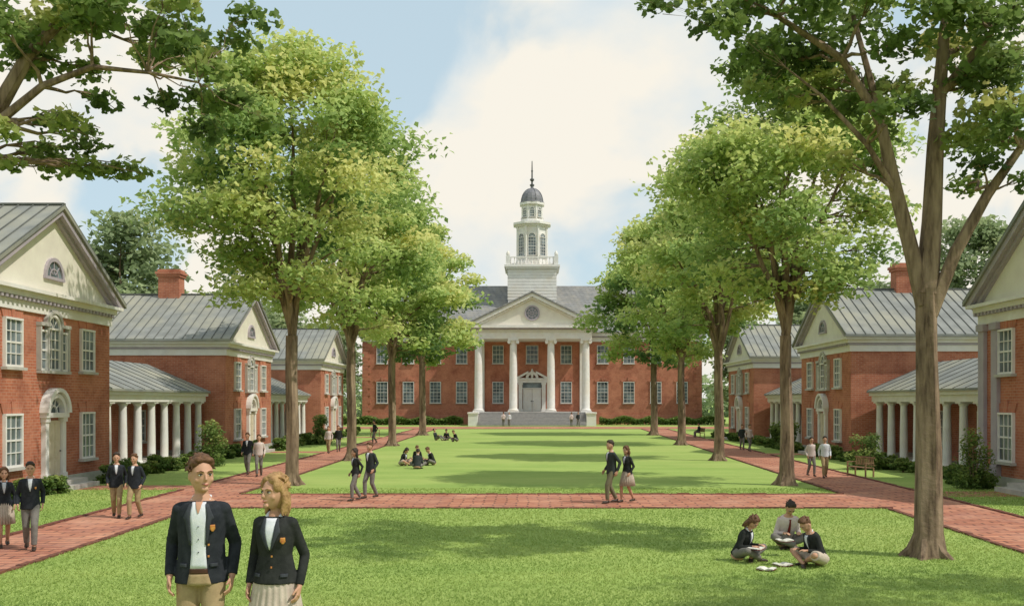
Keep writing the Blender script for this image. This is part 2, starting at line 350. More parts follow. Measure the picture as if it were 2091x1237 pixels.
    g=G(); g.box(0.062,1.2,-1.1,1.1,-.1,.15); g.box(.062,.85,-.95,.95,.152,.3); g.done('steps',STONE,T)
    if pil:
        for s in (-1,1):
            for q in (hw-.28,hw-1.3):
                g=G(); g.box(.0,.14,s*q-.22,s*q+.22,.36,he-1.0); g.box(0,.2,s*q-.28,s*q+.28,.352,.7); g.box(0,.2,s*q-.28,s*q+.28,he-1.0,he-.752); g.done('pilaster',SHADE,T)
    if chim:
        g=G(); cx=chim; g.box(cx-.62,cx+.62,-.45,.45,ha-1.2,ha+1.15); g.box(cx-.7,cx+.7,-.53,.53,ha+1.15,ha+1.3); g.box(cx-.76,cx+.76,-.59,.59,ha+1.302,ha+1.45); g.box(cx-.65,cx+.65,-.48,.48,ha+1.452,ha+1.6)
        g.done('chimney',BRICK,T)
    return T
LBL='two storey red brick pavilion with white pediment and grey metal roof'
pavilion(-1,LC[0],6.75,9.75,'two storey red brick pavilion with cream pediment and arched white door')
pavilion(-1,LC[1],6.3,9.25,'red brick pavilion with grey seamed roof and brick chimney',chim=-4.7)
pavilion(-1,LC[2],6.3,9.0,LBL)
pavilion(1,RC[0],6.6,9.9,'red brick pavilion with pale corner pilasters and shaded pediment',pil=True)
pavilion(1,RC[1],6.4,9.3,'red brick pavilion with grey seamed roof and brick chimney',chim=-4.6)
pavilion(1,RC[2],6.3,9.0,LBL)
def colonnade(side,y0,y1,n):
    L=(y1-y0)/2-.5; yc=(y0+y1)/2
    T=thing('colonnade',(side*18.0,yc,0),'low covered walkway with white columns beside a brick wall','building',rz=0 if side<0 else pi,group='white column walkways')
    g=G(); g.box(-5.8,-2.4,-L,L,-.2,3.3); g.done('wall',BRICK,T)
    g=G(); g.box(-2.398,.45,-L,L,-.2,.16); g.done('floor',STONE,T)
    g=G(); g.box(-.28,.28,-L,L,3.0,3.3); g.box(-.38,.42,-L,L,3.302,3.46); g.done('entablature',WHITE,T)
    g=G(); q=[(.55,3.46),(.55,3.56),(-2.9,5.05),(-6.3,3.56),(-6.3,3.46),(-2.9,4.93)]; g.prism(q,'y',-L,L); rf=g.done('roof',ROOFM,T)
    g=G(); y=-L+.1
    while y<L:
        g.beam((.55,y,3.555),(-2.9,y,5.045),.03,.035); g.beam((-6.3,y,3.555),(-2.9,y,5.045),.03,.035); y+=1.15
    g.done('seam',SEAM,rf)
    first=None
    for i in range(n):
        y=-L+.4+(2*L-.8)*i/(n-1)
        if first is None: first=column(T,(0,y,.16),.19,2.84); me=first.data
        else: put('column',me,T,(0,y,.16))
    for i in range(3):
        window(T,(-2.4,-L+2*L*(i+.5)/3,1.0),pi/2,1.0,1.5,3,4,'none')
colonnade(-1,LC[0]+HW,LC[1]-HW,9); colonnade(-1,LC[1]+HW,LC[2]-HW,9)
colonnade(1,RC[0]+HW,RC[1]-HW,9); colonnade(1,RC[1]+HW,RC[2]-HW,9)
# ------------------------------------------------------------ main hall
M=thing('main_hall',(0.1,130.7,0),'long red brick hall with white columned portico and domed white cupola','building')
g=G(); g.box(-22.6,22.6,0,18,-.3,11); g.done('wall',BRICK,M)
g=G(); g.box(-22.7,22.7,-.12,18.1,-.2,1.3); g.done('plinth',BRICKT,M)
for s in (-1,1):
    g=G(); g.box(*sorted((s*22.0,s*22.64)),-.04,.3,1.3,10.9); z=1.3;i=0
    while z<10.8:
        w_=1.1 if i%2 else .75
        x0,x1=(22.66-w_,22.66) if s>0 else (-22.66,-22.66+w_)
        g.box(x0,x1,-.09,.5,z,z+.46); z+=.5;i+=1
    g.done('quoins',BRICKT,M)
g=G(); g.box(-22.8,22.8,-.2,18.2,11,11.55); g.box(-23.1,23.1,-.5,18.5,11.75,12.2); g.done('cornice',WHITE,M)
g=G(); g.box(-22.9,22.9,-.3,18.3,11.552,11.748)
x=-22.8
while x<22.8: g.box(x,x+.25,-.48,-.301,11.56,11.74); x+=.6
g.done('dentil_band',SHADE,M)
g=G(); v=[g.bm.verts.new(p) for p in ((-23.4,-.8,12.2),(23.4,-.8,12.2),(23.4,18.8,12.2),(-23.4,18.8,12.2),(-15,9,19.5),(15,9,19.5))]
for f in ((0,1,5,4),(1,2,5),(2,3,4,5),(3,0,4),(3,2,1,0)): g.bm.faces.new([v[i] for i in f])
g.done('roof',SLATE,M)
for x in (-20,-16.5,-12.9,-9.4,-4.55,4.55,9.4,12.9,16.5,20):
    window(M,(x,0,2.9),0,1.35,2.7,3,6,'key'); window(M,(x,0,8.15),0,1.35,2.3,3,4,'none')
window(M,(0,0,8.15),0,1.5,2.3,3,4,'none')
P=put('portico',None,M)
g=G(); g.box(-7.9,7.9,-6.5,-.12,-.2,1.7); g.done('platform',STONE,P)
g=G()
for i in range(10):
    g.box(-6.7,6.7,-6.5-.35*(10-i)+.05,-6.5-.35*(9-i)-.001+.05,-.2,.17*(i+1)-.05); g.box(-6.7,6.7,-6.5-.35*(10-i),-6.5-.35*(9-i)-.001,.17*(i+1)-.05,.17*(i+1)-.002)
g.done('steps',STEPM,P)
for s in (-1,1):
    g=G(); g.box(s*7.35-.6,s*7.35+.6,-9.2,-6.502,-.2,1.5); g.box(s*7.35-.68,s*7.35+.68,-9.3,-6.503,1.5,1.7); g.done('step_pier',WHITE,P)
for x in (-6.85,-2.4,2.4,6.85): column(P,(x,-5.7,1.7),.52,9.3,ionic=True,seg=24)
for x in (-6.85,6.85):
    g=G(); g.box(x-.5,x+.5,-.35,-.02,1.7,11); g.done('pilaster',WHITE,P)
g=G(); g.box(-7.6,7.6,-6.3,-.205,11,11.9); g.box(-7.75,7.75,-6.45,-.51,11.902,12.15); g.box(-8.3,8.3,-7,-.51,12.35,12.7); g.done('entablature',WHITE,P)
g=G(); g.box(-7.9,7.9,-6.6,-.52,12.152,12.348)
x=-7.9
while x<7.8: g.box(x,x+.22,-6.85,-6.601,12.16,12.346); x+=.5
g.done('dentil_band',SHADE,P)
g=G(); g.prism([(-7.7,12.702),(7.7,12.702),(0,16.45)],'y',-6.35,6); g.done('tympanum',CREAM,P)
g=G()
for s in (-1,1):
    g.prism([(s*8.35,12.702),(0,16.75),(0,16.3),(s*7.4,12.702)],'y',-6.95,-6.36); g.prism([(s*7.35,12.702),(0,16.27),(0,16.02),(s*6.8,12.702)],'y',-6.6,-6.36)
    for i in range(15):
        t_=(i+.5)/15; x=s*7.1*(1-t_); z=12.75+(16.2-12.75)*t_; g.box(x-.1,x+.1,-6.8,-6.61,z-.02,z+.2)
g.done('raking_cornice',WHITE,P)
g=G(); g.prism([(-8.6,12.6),(-8.6,12.8),(0,17.0),(8.6,12.8),(8.6,12.6),(0,16.77)],'y',-7.1,7); g.done('roof',SLATE,P)
g=G(); g.arc(0,0,.78,.98,0,2*pi,-.16,0,28); g.arc(0,0,.5,.58,0,2*pi,-.12,0,24)
for i in range(8):
    a=i*pi/4; g.beam((.1*math.cos(a),-.1,.1*math.sin(a)),(.75*math.cos(a),-.1,.75*math.sin(a)),.09,.08,V((0,1,0)))
em=put('round_emblem',g.mesh('round_emblem',SHADE),P,(0,-6.36,14.25))
g=G(); g.arc(0,0,0,.77,0,2*pi,-.04,0,24); g.done('pane',GLASS,em)
D=G()
for s in (-1,1):
    D.box(s*.62-.6,s*.62+.6,-.1,-.02,1.7,4.7)
    for z0,z1 in ((1.9,2.7),(2.85,3.65),(3.8,4.55)):
        for q in (-.27,.27): D.box(s*.62+q-.22,s*.62+q+.22,-.13,-.101,z0,z1)
D=D.done('door',WHITE,M,(0,-.1,0))
g=G()
for s in (-1,1): g.lathe(s*.12,-.16,[(.05,3.05),(.06,3.1),(.04,3.16)],8)
g.done('door_handle',DARK,D)
g=G()
for s in (-1,1):
    g.box(s*1.55-.25,s*1.55+.25,-.5,-.13,1.7,5.3); g.box(s*1.55-.32,s*1.55+.32,-.56,-.13,1.701,2.05); g.box(s*1.55-.32,s*1.55+.32,-.56,-.13,5.3,5.55)
g.box(-2.1,2.1,-.65,-.13,5.552,5.95); g.box(-2.3,2.3,-.8,-.13,5.952,6.15)
for s in (-1,1): g.prism([(s*2.3,6.152),(s*.5,7.1),(s*.5,6.8),(s*1.7,6.152)],'y',-.8,-.1)
g.arc(0,6.16,.5,.85,0,pi,-.7,-.1,12); g.lathe(0,-.5,[(.12,6.155),(.2,6.5),(.12,6.8),(.2,7.0),(.04,7.4)],10)
g.box(-1.3,1.3,-.3,-.12,4.72,4.85); g.done('door_surround',WHITE,M)
g=G(); g.box(-1.25,1.25,-.25,-.13,4.86,5.54); g.done('transom_window',GLASS,M)
C=put('cupola',None,M,(0,7,0))
g=G(); g.box(-3.3,3.3,-3.3,3.3,15.5,21.2)
z=17
while z<21: g.box(-3.36,3.36,-3.36,3.36,z,z+.3); z+=.42
g.done('tower_base',WHITE,C)
g=G(); g.box(-3.6,3.6,-3.6,3.6,21.2,21.45); g.box(-3.8,3.8,-3.8,3.8,21.452,21.75); g.done('tower_cornice',WHITE,C)
g=G()
for s in (-1,1):
    for t_ in (-1,1): g.box(s*3.3-.28,s*3.3+.28,t_*3.3-.28,t_*3.3+.28,21.752,23.0); g.lathe(s*3.3,t_*3.3,[(.1,23),(.28,23.2),(.22,23.45),(.05,23.7)],8)
    g.box(-3.05,3.05,s*3.3-.1,s*3.3+.1,22.75,22.9); g.box(s*3.3-.1,s*3.3+.1,-3.05,3.05,22.75,22.9)
    g.box(-3.05,3.05,s*3.3-.1,s*3.3+.1,21.753,21.85); g.box(s*3.3-.1,s*3.3+.1,-3.05,3.05,21.753,21.85)
    for i in range(13):
        q=-2.9+i*5.8/12; g.lathe(q,s*3.3,[(.06,21.85),(.1,22.1),(.05,22.4),(.07,22.75)],6); g.lathe(s*3.3,q,[(.06,21.85),(.1,22.1),(.05,22.4),(.07,22.75)],6)
g.done('balustrade',WHITE,C)
def octo(r,z0,z1): return [(r/math.cos(pi/8),z0),(r/math.cos(pi/8),z1)]
g=G(); g.lathe(0,0,octo(2.0,21.755,27.4),8,.5); g.lathe(0,0,octo(2.25,21.756,22.6),8,.5); g.lathe(0,0,octo(2.25,27.4,27.65),8,.5); g.lathe(0,0,octo(2.6,27.652,27.95),8,.5)
for i in range(8):
    a=(i+.5)*pi/4; r=2.0/math.cos(pi/8); g.lathe(r*math.cos(a),r*math.sin(a),[(.2,22.6),(.18,27.4)],8)
g.done('lantern',WHITE,C)
g=G(); g.lathe(0,0,octo(1.35,27.955,30.5),8,.5); g.lathe(0,0,octo(1.55,27.956,28.5),8,.5); g.lathe(0,0,octo(1.7,30.5,30.8),8,.5)
for i in range(8):
    a=(i+.5)*pi/4; r=1.35/math.cos(pi/8); g.lathe(r*math.cos(a),r*math.sin(a),[(.14,28.5),(.13,30.5)],8)
g.done('upper_lantern',WHITE,C)
for (rr,z0,hh,ww) in ((2.02,23.3,2.5,1.0),(1.37,28.8,.9,.6)):
    for i in range(8):
        a=i*pi/4; window(C,(rr*math.cos(a),rr*math.sin(a),z0),a+pi/2,ww,hh,3 if ww>.8 else 2,6 if ww>.8 else 3,'arch')
prof=[(1.75,30.802),(1.7,31.0)]+[(1.6*math.cos(t*pi/16),31.0+1.95*math.sin(t*pi/16)) for t in range(0,8)]
g=G(); g.lathe(0,0,prof+[(.22,33.0),(.2,33.3)],16)
for i in range(8):
    a=(i+.5)*pi/4
    for k in range(6):
        t0=k*pi/14;t1=(k+1)*pi/14
        g.beam((1.6*math.cos(t0)*math.cos(a),1.6*math.cos(t0)*math.sin(a),31+1.95*math.sin(t0)),(1.6*math.cos(t1)*math.cos(a),1.6*math.cos(t1)*math.sin(a),31+1.95*math.sin(t1)),.1,.06)
g.done('dome',DOME,C)
g=G(); g.lathe(0,0,[(.3,33.3),(.34,33.45),(.14,33.6),(.12,33.9),(.3,34.1),(.3,34.25),(.11,34.4),(.1,35.3),(.18,35.4),(.09,35.5),(.06,36.8)],10); g.done('spire',DARK,C,smooth=True)
# ------------------------------------------------------------ foliage
def poly_mesh(name,verts,nper,tone,mat):
    me=bpy.data.meshes.new(name); N=len(verts)//nper
    me.vertices.add(N*nper); me.vertices.foreach_set('co',verts.astype(np.float32).ravel())
    me.loops.add(N*nper); me.loops.foreach_set('vertex_index',np.arange(N*nper,dtype=np.int32))
    me.polygons.add(N); me.polygons.foreach_set('loop_start',np.arange(0,N*nper,nper,dtype=np.int32))
    me.update(calc_edges=True)
    a=me.attributes.new('tone','FLOAT','POINT'); a.data.foreach_set('value',np.repeat(np.clip(tone,0,1),nper).astype(np.float32))
    me.materials.append(mat); return me
SH_R=np.array([(0,-.5),(.34,-.05),(0,.55),(-.34,-.05)])
SH_L=np.array([(0,-.45),(.22,-.38),(.5,-.1),(.26,.02),(.32,.4),(0,.6),(-.3,.36),(-.24,.0),(-.5,-.12),(-.2,-.4)])
def leaves(name,rng,cen,size,tone,mat,shape=SH_R,flat=.5):
    N=len(cen)
    nrm=rng.normal(size=(N,3)); nrm[:,2]=np.abs(nrm[:,2])+flat; nrm/=np.linalg.norm(nrm,axis=1)[:,None]
    u=rng.normal(size=(N,3)); u-=nrm*(u*nrm).sum(1)[:,None]; u/=np.linalg.norm(u,axis=1)[:,None]; v=np.cross(nrm,u)
    s=size*rng.uniform(.6,1.35,N)
    k=len(shape); bend=(np.abs(shape[:,0])*.35)
    vv=cen[:,None,:]+s[:,None,None]*(u[:,None,:]*shape[None,:,0:1]+v[:,None,:]*shape[None,:,1:2]+nrm[:,None,:]*bend[None,:,None])
    return poly_mesh(name,vv.reshape(-1,3),k,tone,mat)
def puff_leaves(rng,puffs,per,zlo,zhi):
    C=[];T=[]
    for (c,r,tn) in puffs:
        k=int(per*(r[0]*r[1]*r[2])**(2/3.))
        d=rng.normal(size=(k,3)); d/=np.linalg.norm(d,axis=1)[:,None]
        rad=rng.uniform(0,1,k)**.45
        lump=1+.28*np.sin(d[:,0]*5+tn*20)*np.cos(d[:,1]*4+tn*9)+.15*np.sin(d[:,2]*9+tn*31)
        p=np.array(c)+d*(rad*lump)[:,None]*np.array(r)
        C.append(p); T.append(tn+.22*d[:,2]*rad+rng.normal(0,.08,k)+.12*((p[:,2]-zlo)/(zhi-zlo)-.5))  # lighter toward puff tops: highlights put into the leaf tone
    return np.concatenate(C),np.concatenate(T)
def tubes(g,pts,rads,seg=7):
    P=[V(p) for p in pts]; rings=[]
    ref=V((.3,.9,.1))
    for i,p in enumerate(P):
        t=(P[min(i+1,len(P)-1)]-P[max(i-1,0)]).normalized(); s=ref.cross(t)
        if s.length<.05: s=V((1,0,0)).cross(t)
        s.normalize(); u=t.cross(s)
        rings.append([g.bm.verts.new(p+(s*math.cos(2*pi*j/seg)+u*math.sin(2*pi*j/seg))*rads[i]*(1+.12*math.sin(j*2.3+i))) for j in range(seg)])
    for a,b in zip(rings,rings[1:]):
        for j in range(seg): g.bm.faces.new((a[j],a[(j+1)%seg],b[(j+1)%seg],b[j]))
    g.bm.faces.new(rings[-1]); g.bm.faces.new(rings[0][::-1])
def curve(p0,p1,p2,n,rng=None,j=0):
    o=[]
    for i in range(n+1):
        t=i/n; q=V(p0)*(1-t)**2+V(p1)*2*t*(1-t)+V(p2)*t*t
        if rng is not None and 0<i<n: q+=V(rng.normal(0,j,3))
        o.append(q)
    return o
def tree(x,y,H,fork,rt,cz0,Rm,seed,npuff=60,per=260,ls=.2,mat=LEAF,shape=SH_R,tone=.5,label='',mains=None,puffs=None,lean=0,nm=6,group='shade trees lining the lawn',name='shade_tree',prs=(.17,.31)):
    rng=np.random.default_rng(seed)
    T=thing(name,(x,y,gz(y)-.02),label,'tree',group=group)
    g=G()
    prof_t=[0,.12,.3,.5,.7,.86,1]; prof_r=[.5,.82,1,1,.86,.6,.2]
    top=V((lean*.6,rng.normal(0,.3),H*.93))
    tp=[V((0,0,-.15)),V((.0,0,.12)),V((.02,0,.5)),V((.04,.02,fork*.4)),V((lean*.08,.0,fork*.75)),V((lean*.15,.02,fork))]
    tr=[rt*1.8,rt*1.4,rt*1.08,rt,rt*.9,rt*.86]
    tubes(g,tp,tr,12)
    for i in range(5):
        a=i*1.256+.4; tubes(g,[V((rt*.5*math.cos(a),rt*.5*math.sin(a),.5)),V((rt*1.2*math.cos(a),rt*1.2*math.sin(a),.13)),V((rt*2.4*math.cos(a),rt*2.4*math.sin(a),-.08))],[rt*.4,rt*.42,rt*.25],7)
    lines=[]; ends=[]
    if mains is None:
        f=tp[-1]
        L=curve(f,V((lean*.4,0,(fork+H)/2)),top,9,rng,.08); tubes(g,L,[rt*.72*(1-i/9.5) for i in range(10)],8); lines.append((L,[rt*.72*(1-i/9.5) for i in range(10)])); ends.append(top)
        for i in range(nm):
            a=2*pi*i/nm+rng.uniform(-.35,.35); h0=fork-.35+rng.uniform(0,(H-fork)*.2); tt=rng.uniform(.35,.8)
            rr=Rm*np.interp(tt,prof_t,prof_r)*.75; e=V((rr*math.cos(a),rr*math.sin(a),cz0+(H-cz0)*tt)); st=V((lean*.15,0,h0))
            L=curve(st,V((e.x*.35,e.y*.35,h0+(e.z-h0)*.62)),e,8,rng,.07); rd=[rt*.58*(1-i_/8.8) for i_ in range(9)]
            tubes(g,L,rd,7); lines.append((L,rd)); ends.append(e)
    else:
        for L,r0 in mains:
            L=[V(p) for p in L]; k=len(L); rd=[r0*(1-.85*i/(k-1)) for i in range(k)]; tubes(g,L,rd,9); lines.append((L,rd))
    if puffs is None:
        puffs=[]
        for e in ends:
            pr=Rm*.24; puffs.append(((e.x,e.y,e.z),(pr*1.25,pr*1.15,pr*.7),tone+rng.normal(0,.15)))
        for i in range(npuff):
            t_=rng.uniform(0,1)**.85; a=rng.uniform(0,2*pi); r_=Rm*np.interp(t_,prof_t,prof_r)*(rng.uniform(.1,1)**.5)*rng.uniform(.8,1.08)
            pr=Rm*rng.uniform(*prs)
            puffs.append(((r_*math.cos(a)+lean*t_*.6,r_*math.sin(a),cz0+(H-cz0)*t_),(pr*1.25,pr*1.15,pr*.62),tone+rng.normal(0,.2)))
    allp=[(p,r) for L,rd in lines for p,r in zip(L,rd)]
    for c,r,tn in puffs:
        c_=V(c); best=min(allp,key=lambda q:(q[0]-c_).length+max(0,q[0].z-c_.z)*2.5)
        d=c_-best[0]
        if d.length<.3: continue
        L=curve(best[0],best[0]+V((d.x*.4,d.y*.4,d.z*.65)),c_+V((0,0,r[2]*.3)),5,rng,.05*min(1,d.length/2)); r0=min(best[1]*.6,.02+.022*d.length)
        tubes(g,L,[r0*(1-i/5.6) for i in range(6)],5)
        for q in range(3):
            e=c_+V(np.clip(rng.normal(0,1,3),-1.3,1.3)*np.array(r)*.55); tubes(g,[L[3],(L[3]+e)/2+V((0,0,.1)),e],[r0*.35,r0*.22,.006],4)
    put('trunk',g.mesh('trunk',BARK,True),T)
    C,TT=puff_leaves(rng,puffs,per,cz0,H)
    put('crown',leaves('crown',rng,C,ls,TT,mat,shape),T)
    return T
LT='tall leafy shade tree with light green crown on the lawn edge'
tree(-8.64,35.3,15.6,5.4,.225,6.6,4.4,11,96,310,.22,tone=.55,label='tall leafy shade tree with light green crown beside the brick walk',nm=8)
tree(-9.2,50,17.0,5.6,.24,6.8,4.3,12,80,240,.27,tone=.62,label=LT,nm=7)
tree(-9.5,66.7,16.6,5.8,.26,6.2,4.7,13,64,190,.33,tone=.6,label=LT)
tree(-9.8,88,18.6,6.5,.3,6.6,5.3,14,64,160,.4,tone=.5,label=LT)
tree(9.17,35.3,15.0,5.4,.235,6.8,4.2,21,90,310,.22,tone=.55,label='tall leafy shade tree with light green crown beside the brick walk',nm=8)
tree(9.55,50,16.0,5.6,.24,6.6,3.9,22,70,240,.27,tone=.66,label=LT,nm=7)
tree(10.4,68,16.3,5.8,.26,6.2,4.6,23,64,190,.33,tone=.57,label=LT)
tree(11.0,88,18.6,6.5,.3,6.4,5.6,24,64,160,.4,tone=.47,label=LT)
def pl(lst,s,x0,seed,rs=1.0,tone=.45):
    rng=np.random.default_rng(seed); o=[]
    for px,py,rp in lst:
        for k in range(2 if rp>45 else 1):
            r=rp/s*rs*(.85 if rp>45 else 1); o.append((((px-1085)/s-x0+rng.normal(0,.25),rng.uniform(-1.6,1.8),3-(py-820)/s+rng.normal(0,.12)),(r*1.2,r*1.2,r*.6),tone+rng.normal(0,.2)))
    return o
rng=np.random.default_rng(5)
s=105.; bx=7.67
lst=[(1330,75,34),(1395,40,46),(1450,85,42),(1500,30,56),(1560,60,66),(1490,125,42),(1600,120,66),(1620,30,76),(1700,70,76),(1690,150,56),(1650,200,46),(1740,190,56),(1790,110,66),(1800,250,50),(1740,270,42),(1590,180,38),(1560,210,28),
 (1850,60,70),(1970,90,74),(2050,60,84),(2030,160,76),(1990,230,70),(2060,260,76),(1960,300,50),(2030,330,50),(1830,330,40),(2085,200,66),(2080,120,56),(1700,335,32),(2075,380,32),(1860,160,50),(1740,20,60),(1900,15,60)]
pf=pl(lst,s,bx,31,1.0,.42)
for i in range(8):
    a=rng.uniform(0,2*pi); r_=rng.uniform(0,4.0); pf.append(((r_*math.cos(a),r_*math.sin(a),rng.uniform(12,14)),(1.0,1.0,.5),.5+rng.normal(0,.15)))
mains=[([(-.05,0,4.9),(-.3,0,5.9),(-.62,-.1,7.0),(-.95,-.15,8.4),(-1.7,-.2,9.6),(-3.0,-.3,10.4),(-4.6,-.3,10.9)],.17),
 ([(.0,.02,5.1),(.12,.1,6.5),(.2,.1,8),(.35,.1,9.8),(.6,.2,12),(.8,.3,14)],.225),
 ([(.06,-.02,4.7),(.5,-.1,5.9),(1.1,-.15,7),(1.7,-.3,7.9),(2.6,-.4,8.7),(3.6,-.5,9.3)],.14),
 ([(-.8,-.1,7.7),(-.9,.3,9.0),(-1.2,.6,10.6),(-1.5,.8,12.5)],.1),([(.3,.1,9),(1.0,-.6,10),(1.9,-1,11)],.1),([(-.6,-.1,7),(-1.3,-.4,7.9),(-2.2,-.5,8.8),(-2.9,-.6,9.3)],.07)]
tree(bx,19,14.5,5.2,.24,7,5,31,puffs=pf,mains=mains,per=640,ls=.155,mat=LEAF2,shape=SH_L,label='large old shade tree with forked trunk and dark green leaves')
s=117.6; bx=-11.6
lst=[(20,30,84),(110,30,74),(60,110,54),(190,40,74),(280,30,74),(260,100,54),(330,80,54),(180,120,44),(400,100,46),(430,50,46),(370,150,46),(440,150,46),(500,150,40),(420,215,42),(330,160,42),(470,210,30),(20,110,54),(360,30,60),(450,5,44),(520,10,44),
 (60,250,42),(120,270,46),(180,250,42),(190,300,42),(40,310,42),(110,330,40),(190,335,30),(30,340,28),(240,170,36),(130,210,28),(150,300,38),(30,270,40)]
pf=pl(lst,s,bx,41,1.0,.45)
for i in range(8):
    a=rng.uniform(0,2*pi); r_=rng.uniform(0,4.5); pf.append(((r_*math.cos(a),r_*math.sin(a),rng.uniform(10.5,14)),(1.0,1.0,.5),.5+rng.normal(0,.15)))
def lp(px,py,yy=0): return ((px-1085)/s-bx,yy,3-(py-820)/s)
mains=[([(0,0,4.6),lp(-120,380),lp(0,215),lp(60,110),lp(130,35),lp(200,-60),lp(260,-160)],.2),([(0,0,4.4),lp(-80,330,-.2),lp(20,255,-.3),lp(110,190,-.4),lp(215,155,-.5),lp(330,170,-.6),lp(430,190,-.6)],.11),
 ([(0,0,4.7),(.1,.2,7),(0,.3,9.5),(-.2,.4,13)],.25),([(0,0,4.7),(-1.2,.4,7.5),(-2.6,.6,9.6)],.15)]
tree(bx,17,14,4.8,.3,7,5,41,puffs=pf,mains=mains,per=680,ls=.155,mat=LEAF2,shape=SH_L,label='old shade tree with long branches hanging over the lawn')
tree(14.5,10.0,14,6.5,.3,8.5,4.2,52,30,110,.26,LEAF2,label='tall leafy shade tree standing by the lawn',tone=.5)
BT='rounded green tree standing behind the brick pavilions'
for i,(x,y,H,Rm) in enumerate([(-33,79,17.5,5.5),(-38,82,15,5.5),(-28,92,13.5,4.5),(40,88,18.5,6.0),(46,84,16,6),(33,92,13.5,4.5),(27,100,13,4),(-26,104,12,4.2),(-27,128,13,4.6),(28,128,13,4.6),(-34,118,14,5.5),(36,118,14,5.5),(-48,120,15,6),(50,120,15,6)]):
    tree(x,y,H,2.5,.35,2.0,Rm,60+i,44,55,.55,LEAF3,label=BT,tone=.5,group='trees behind the pavilions',name='background_tree',prs=(.28,.42))
rng=np.random.default_rng(99); C=[];TT=[]
for i in range(260):
    x=rng.uniform(-260,260); yy=rng.uniform(185,215)+abs(x)*.1; h=rng.uniform(5,9); k=160
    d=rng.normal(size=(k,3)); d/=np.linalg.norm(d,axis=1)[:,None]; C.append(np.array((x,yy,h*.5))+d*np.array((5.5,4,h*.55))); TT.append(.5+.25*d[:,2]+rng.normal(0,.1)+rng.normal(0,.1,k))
put('distant_woods',leaves('distant_woods',rng,np.concatenate(C),1.3,np.concatenate(TT),LEAF3),None,kind='stuff',label='far line of green woods behind the hall',category='woods')
def shrub(x,y,r,h,seed,label,mat=HEDGE,name='shrub',cone=False,tone=.5,ls=.1,grp='garden shrubs beside the pavilions'):
    rng=np.random.default_rng(seed); T=thing(name,(x,y,0),label,'shrub',group=grp)
    g=G()
    for i in range(6):
        a=i*1.05; tubes(g,[V((0,0,-.05)),V((r*.15*math.cos(a),r*.15*math.sin(a),h*.35)),V((r*.3*math.cos(a),r*.3*math.sin(a),h*.65))],[.025,.018,.006],5)
    put('stem',g.mesh('stem',BARK),T)
    C=[];TT=[]
    for i in range(26):
        a=rng.uniform(0,2*pi); t_=rng.uniform(.02,.85)**(1.2 if cone else 1); q=r*(1-.8*t_ if cone else math.sqrt(max(0,1-max(0,t_*1.3-.3)**2)))*rng.uniform(.2,.8)
        k=int(80*max(1,r)); d=rng.normal(size=(k,3)); d/=np.linalg.norm(d,axis=1)[:,None]
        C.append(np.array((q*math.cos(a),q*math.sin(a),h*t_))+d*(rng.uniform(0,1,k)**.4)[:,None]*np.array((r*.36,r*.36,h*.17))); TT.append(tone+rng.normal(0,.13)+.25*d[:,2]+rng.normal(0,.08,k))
    C=np.concatenate(C); C[:,2]=np.abs(C[:,2])+.02
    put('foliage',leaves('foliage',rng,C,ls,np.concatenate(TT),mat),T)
rng=random.Random(3); k=0
for side,cs in ((-1,LC),(1,RC)):
    for ci,yc in enumerate(cs):
        for off in (-4,-3,-2.1,2.1,3,4):
            y=yc+off+rng.uniform(-.1,.1); k+=1
            if y<26: continue
            shrub(side*(FX-.9-rng.uniform(0,.3)),y,.55,rng.uniform(.5,.85),100+k,'low rounded green shrub against the brick wall',tone=.5,ls=.1+.02*ci)
    for (a,b) in ((cs[0]+HW,cs[1]-HW),(cs[1]+HW,cs[2]-HW)):
        y=a+.8
        while y<b-.4:
            k+=1; shrub(side*(16.4-rng.uniform(0,.6)),y,.6,rng.uniform(.45,.8),100+k,'low rounded green shrub in front of the column walkway',tone=.55,ls=.12); y+=1.5
shrub(-14.9,45.5,1.0,2.2,301,'upright green bush beside the column walkway',LEAF2,cone=True,tone=.35,ls=.13)
shrub(-15,69.5,1.0,2.2,302,'upright green bush beside the column walkway',LEAF2,cone=True,tone=.35,ls=.16)
shrub(14.9,43.5,1.0,1.8,303,'rounded green bush beside the column walkway',LEAF2,tone=.35,ls=.13)
shrub(15.3,33.9,.9,2.2,304,'upright dark green bush near the pilastered wall',HEDGE,cone=True,tone=.6,ls=.1)
shrub(16,62,1.0,2.0,305,'rounded green bush beside the brick wall',LEAF2,tone=.35,ls=.16)
for x0,x1 in ((-25,-8.9),(8.9,25)):
    rng_=np.random.default_rng(int(x1)+60); N=7000
    C=np.stack([rng_.uniform(x0,x1,N),rng_.uniform(126,128,N),1.1*rng_.uniform(0,1,N)**.5],1)
    C[:,2]*=(.85+.2*np.sin(C[:,0]*1.7))
    T=thing('hedge',(0,0,0),'clipped green hedge in front of the brick hall','hedge',group='hedges by the hall')
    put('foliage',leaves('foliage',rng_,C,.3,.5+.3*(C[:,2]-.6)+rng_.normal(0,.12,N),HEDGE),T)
rng=np.random.default_rng(77); N=210000
y=13.6+(34-13.6)*rng.uniform(0,1,N)**1.5; x=rng.uniform(-1,1,N)*(.56*y+.6)
xi=-(9.3+np.maximum(0,y-20)*.013); xr=9.8+np.maximum(0,y-20)*.026
ok=~(((x<xi+.04)&(x>xi-2.5))|((x>xr-.04)&(x<xr+2.9))|((y>27.56)&(y<31.84)&(x>-12)&(x<12)))&(np.abs(x)<15.4); x=x[ok];y=y[ok];N=len(x)
a=rng.uniform(0,2*pi,N); hgt=rng.uniform(.02,.05,N); wd=rng.uniform(.006,.014,N)*(y/16)
base=np.stack([x,y,np.zeros(N)],1); dx=np.stack([np.cos(a),np.sin(a),np.zeros(N)],1)*wd[:,None]
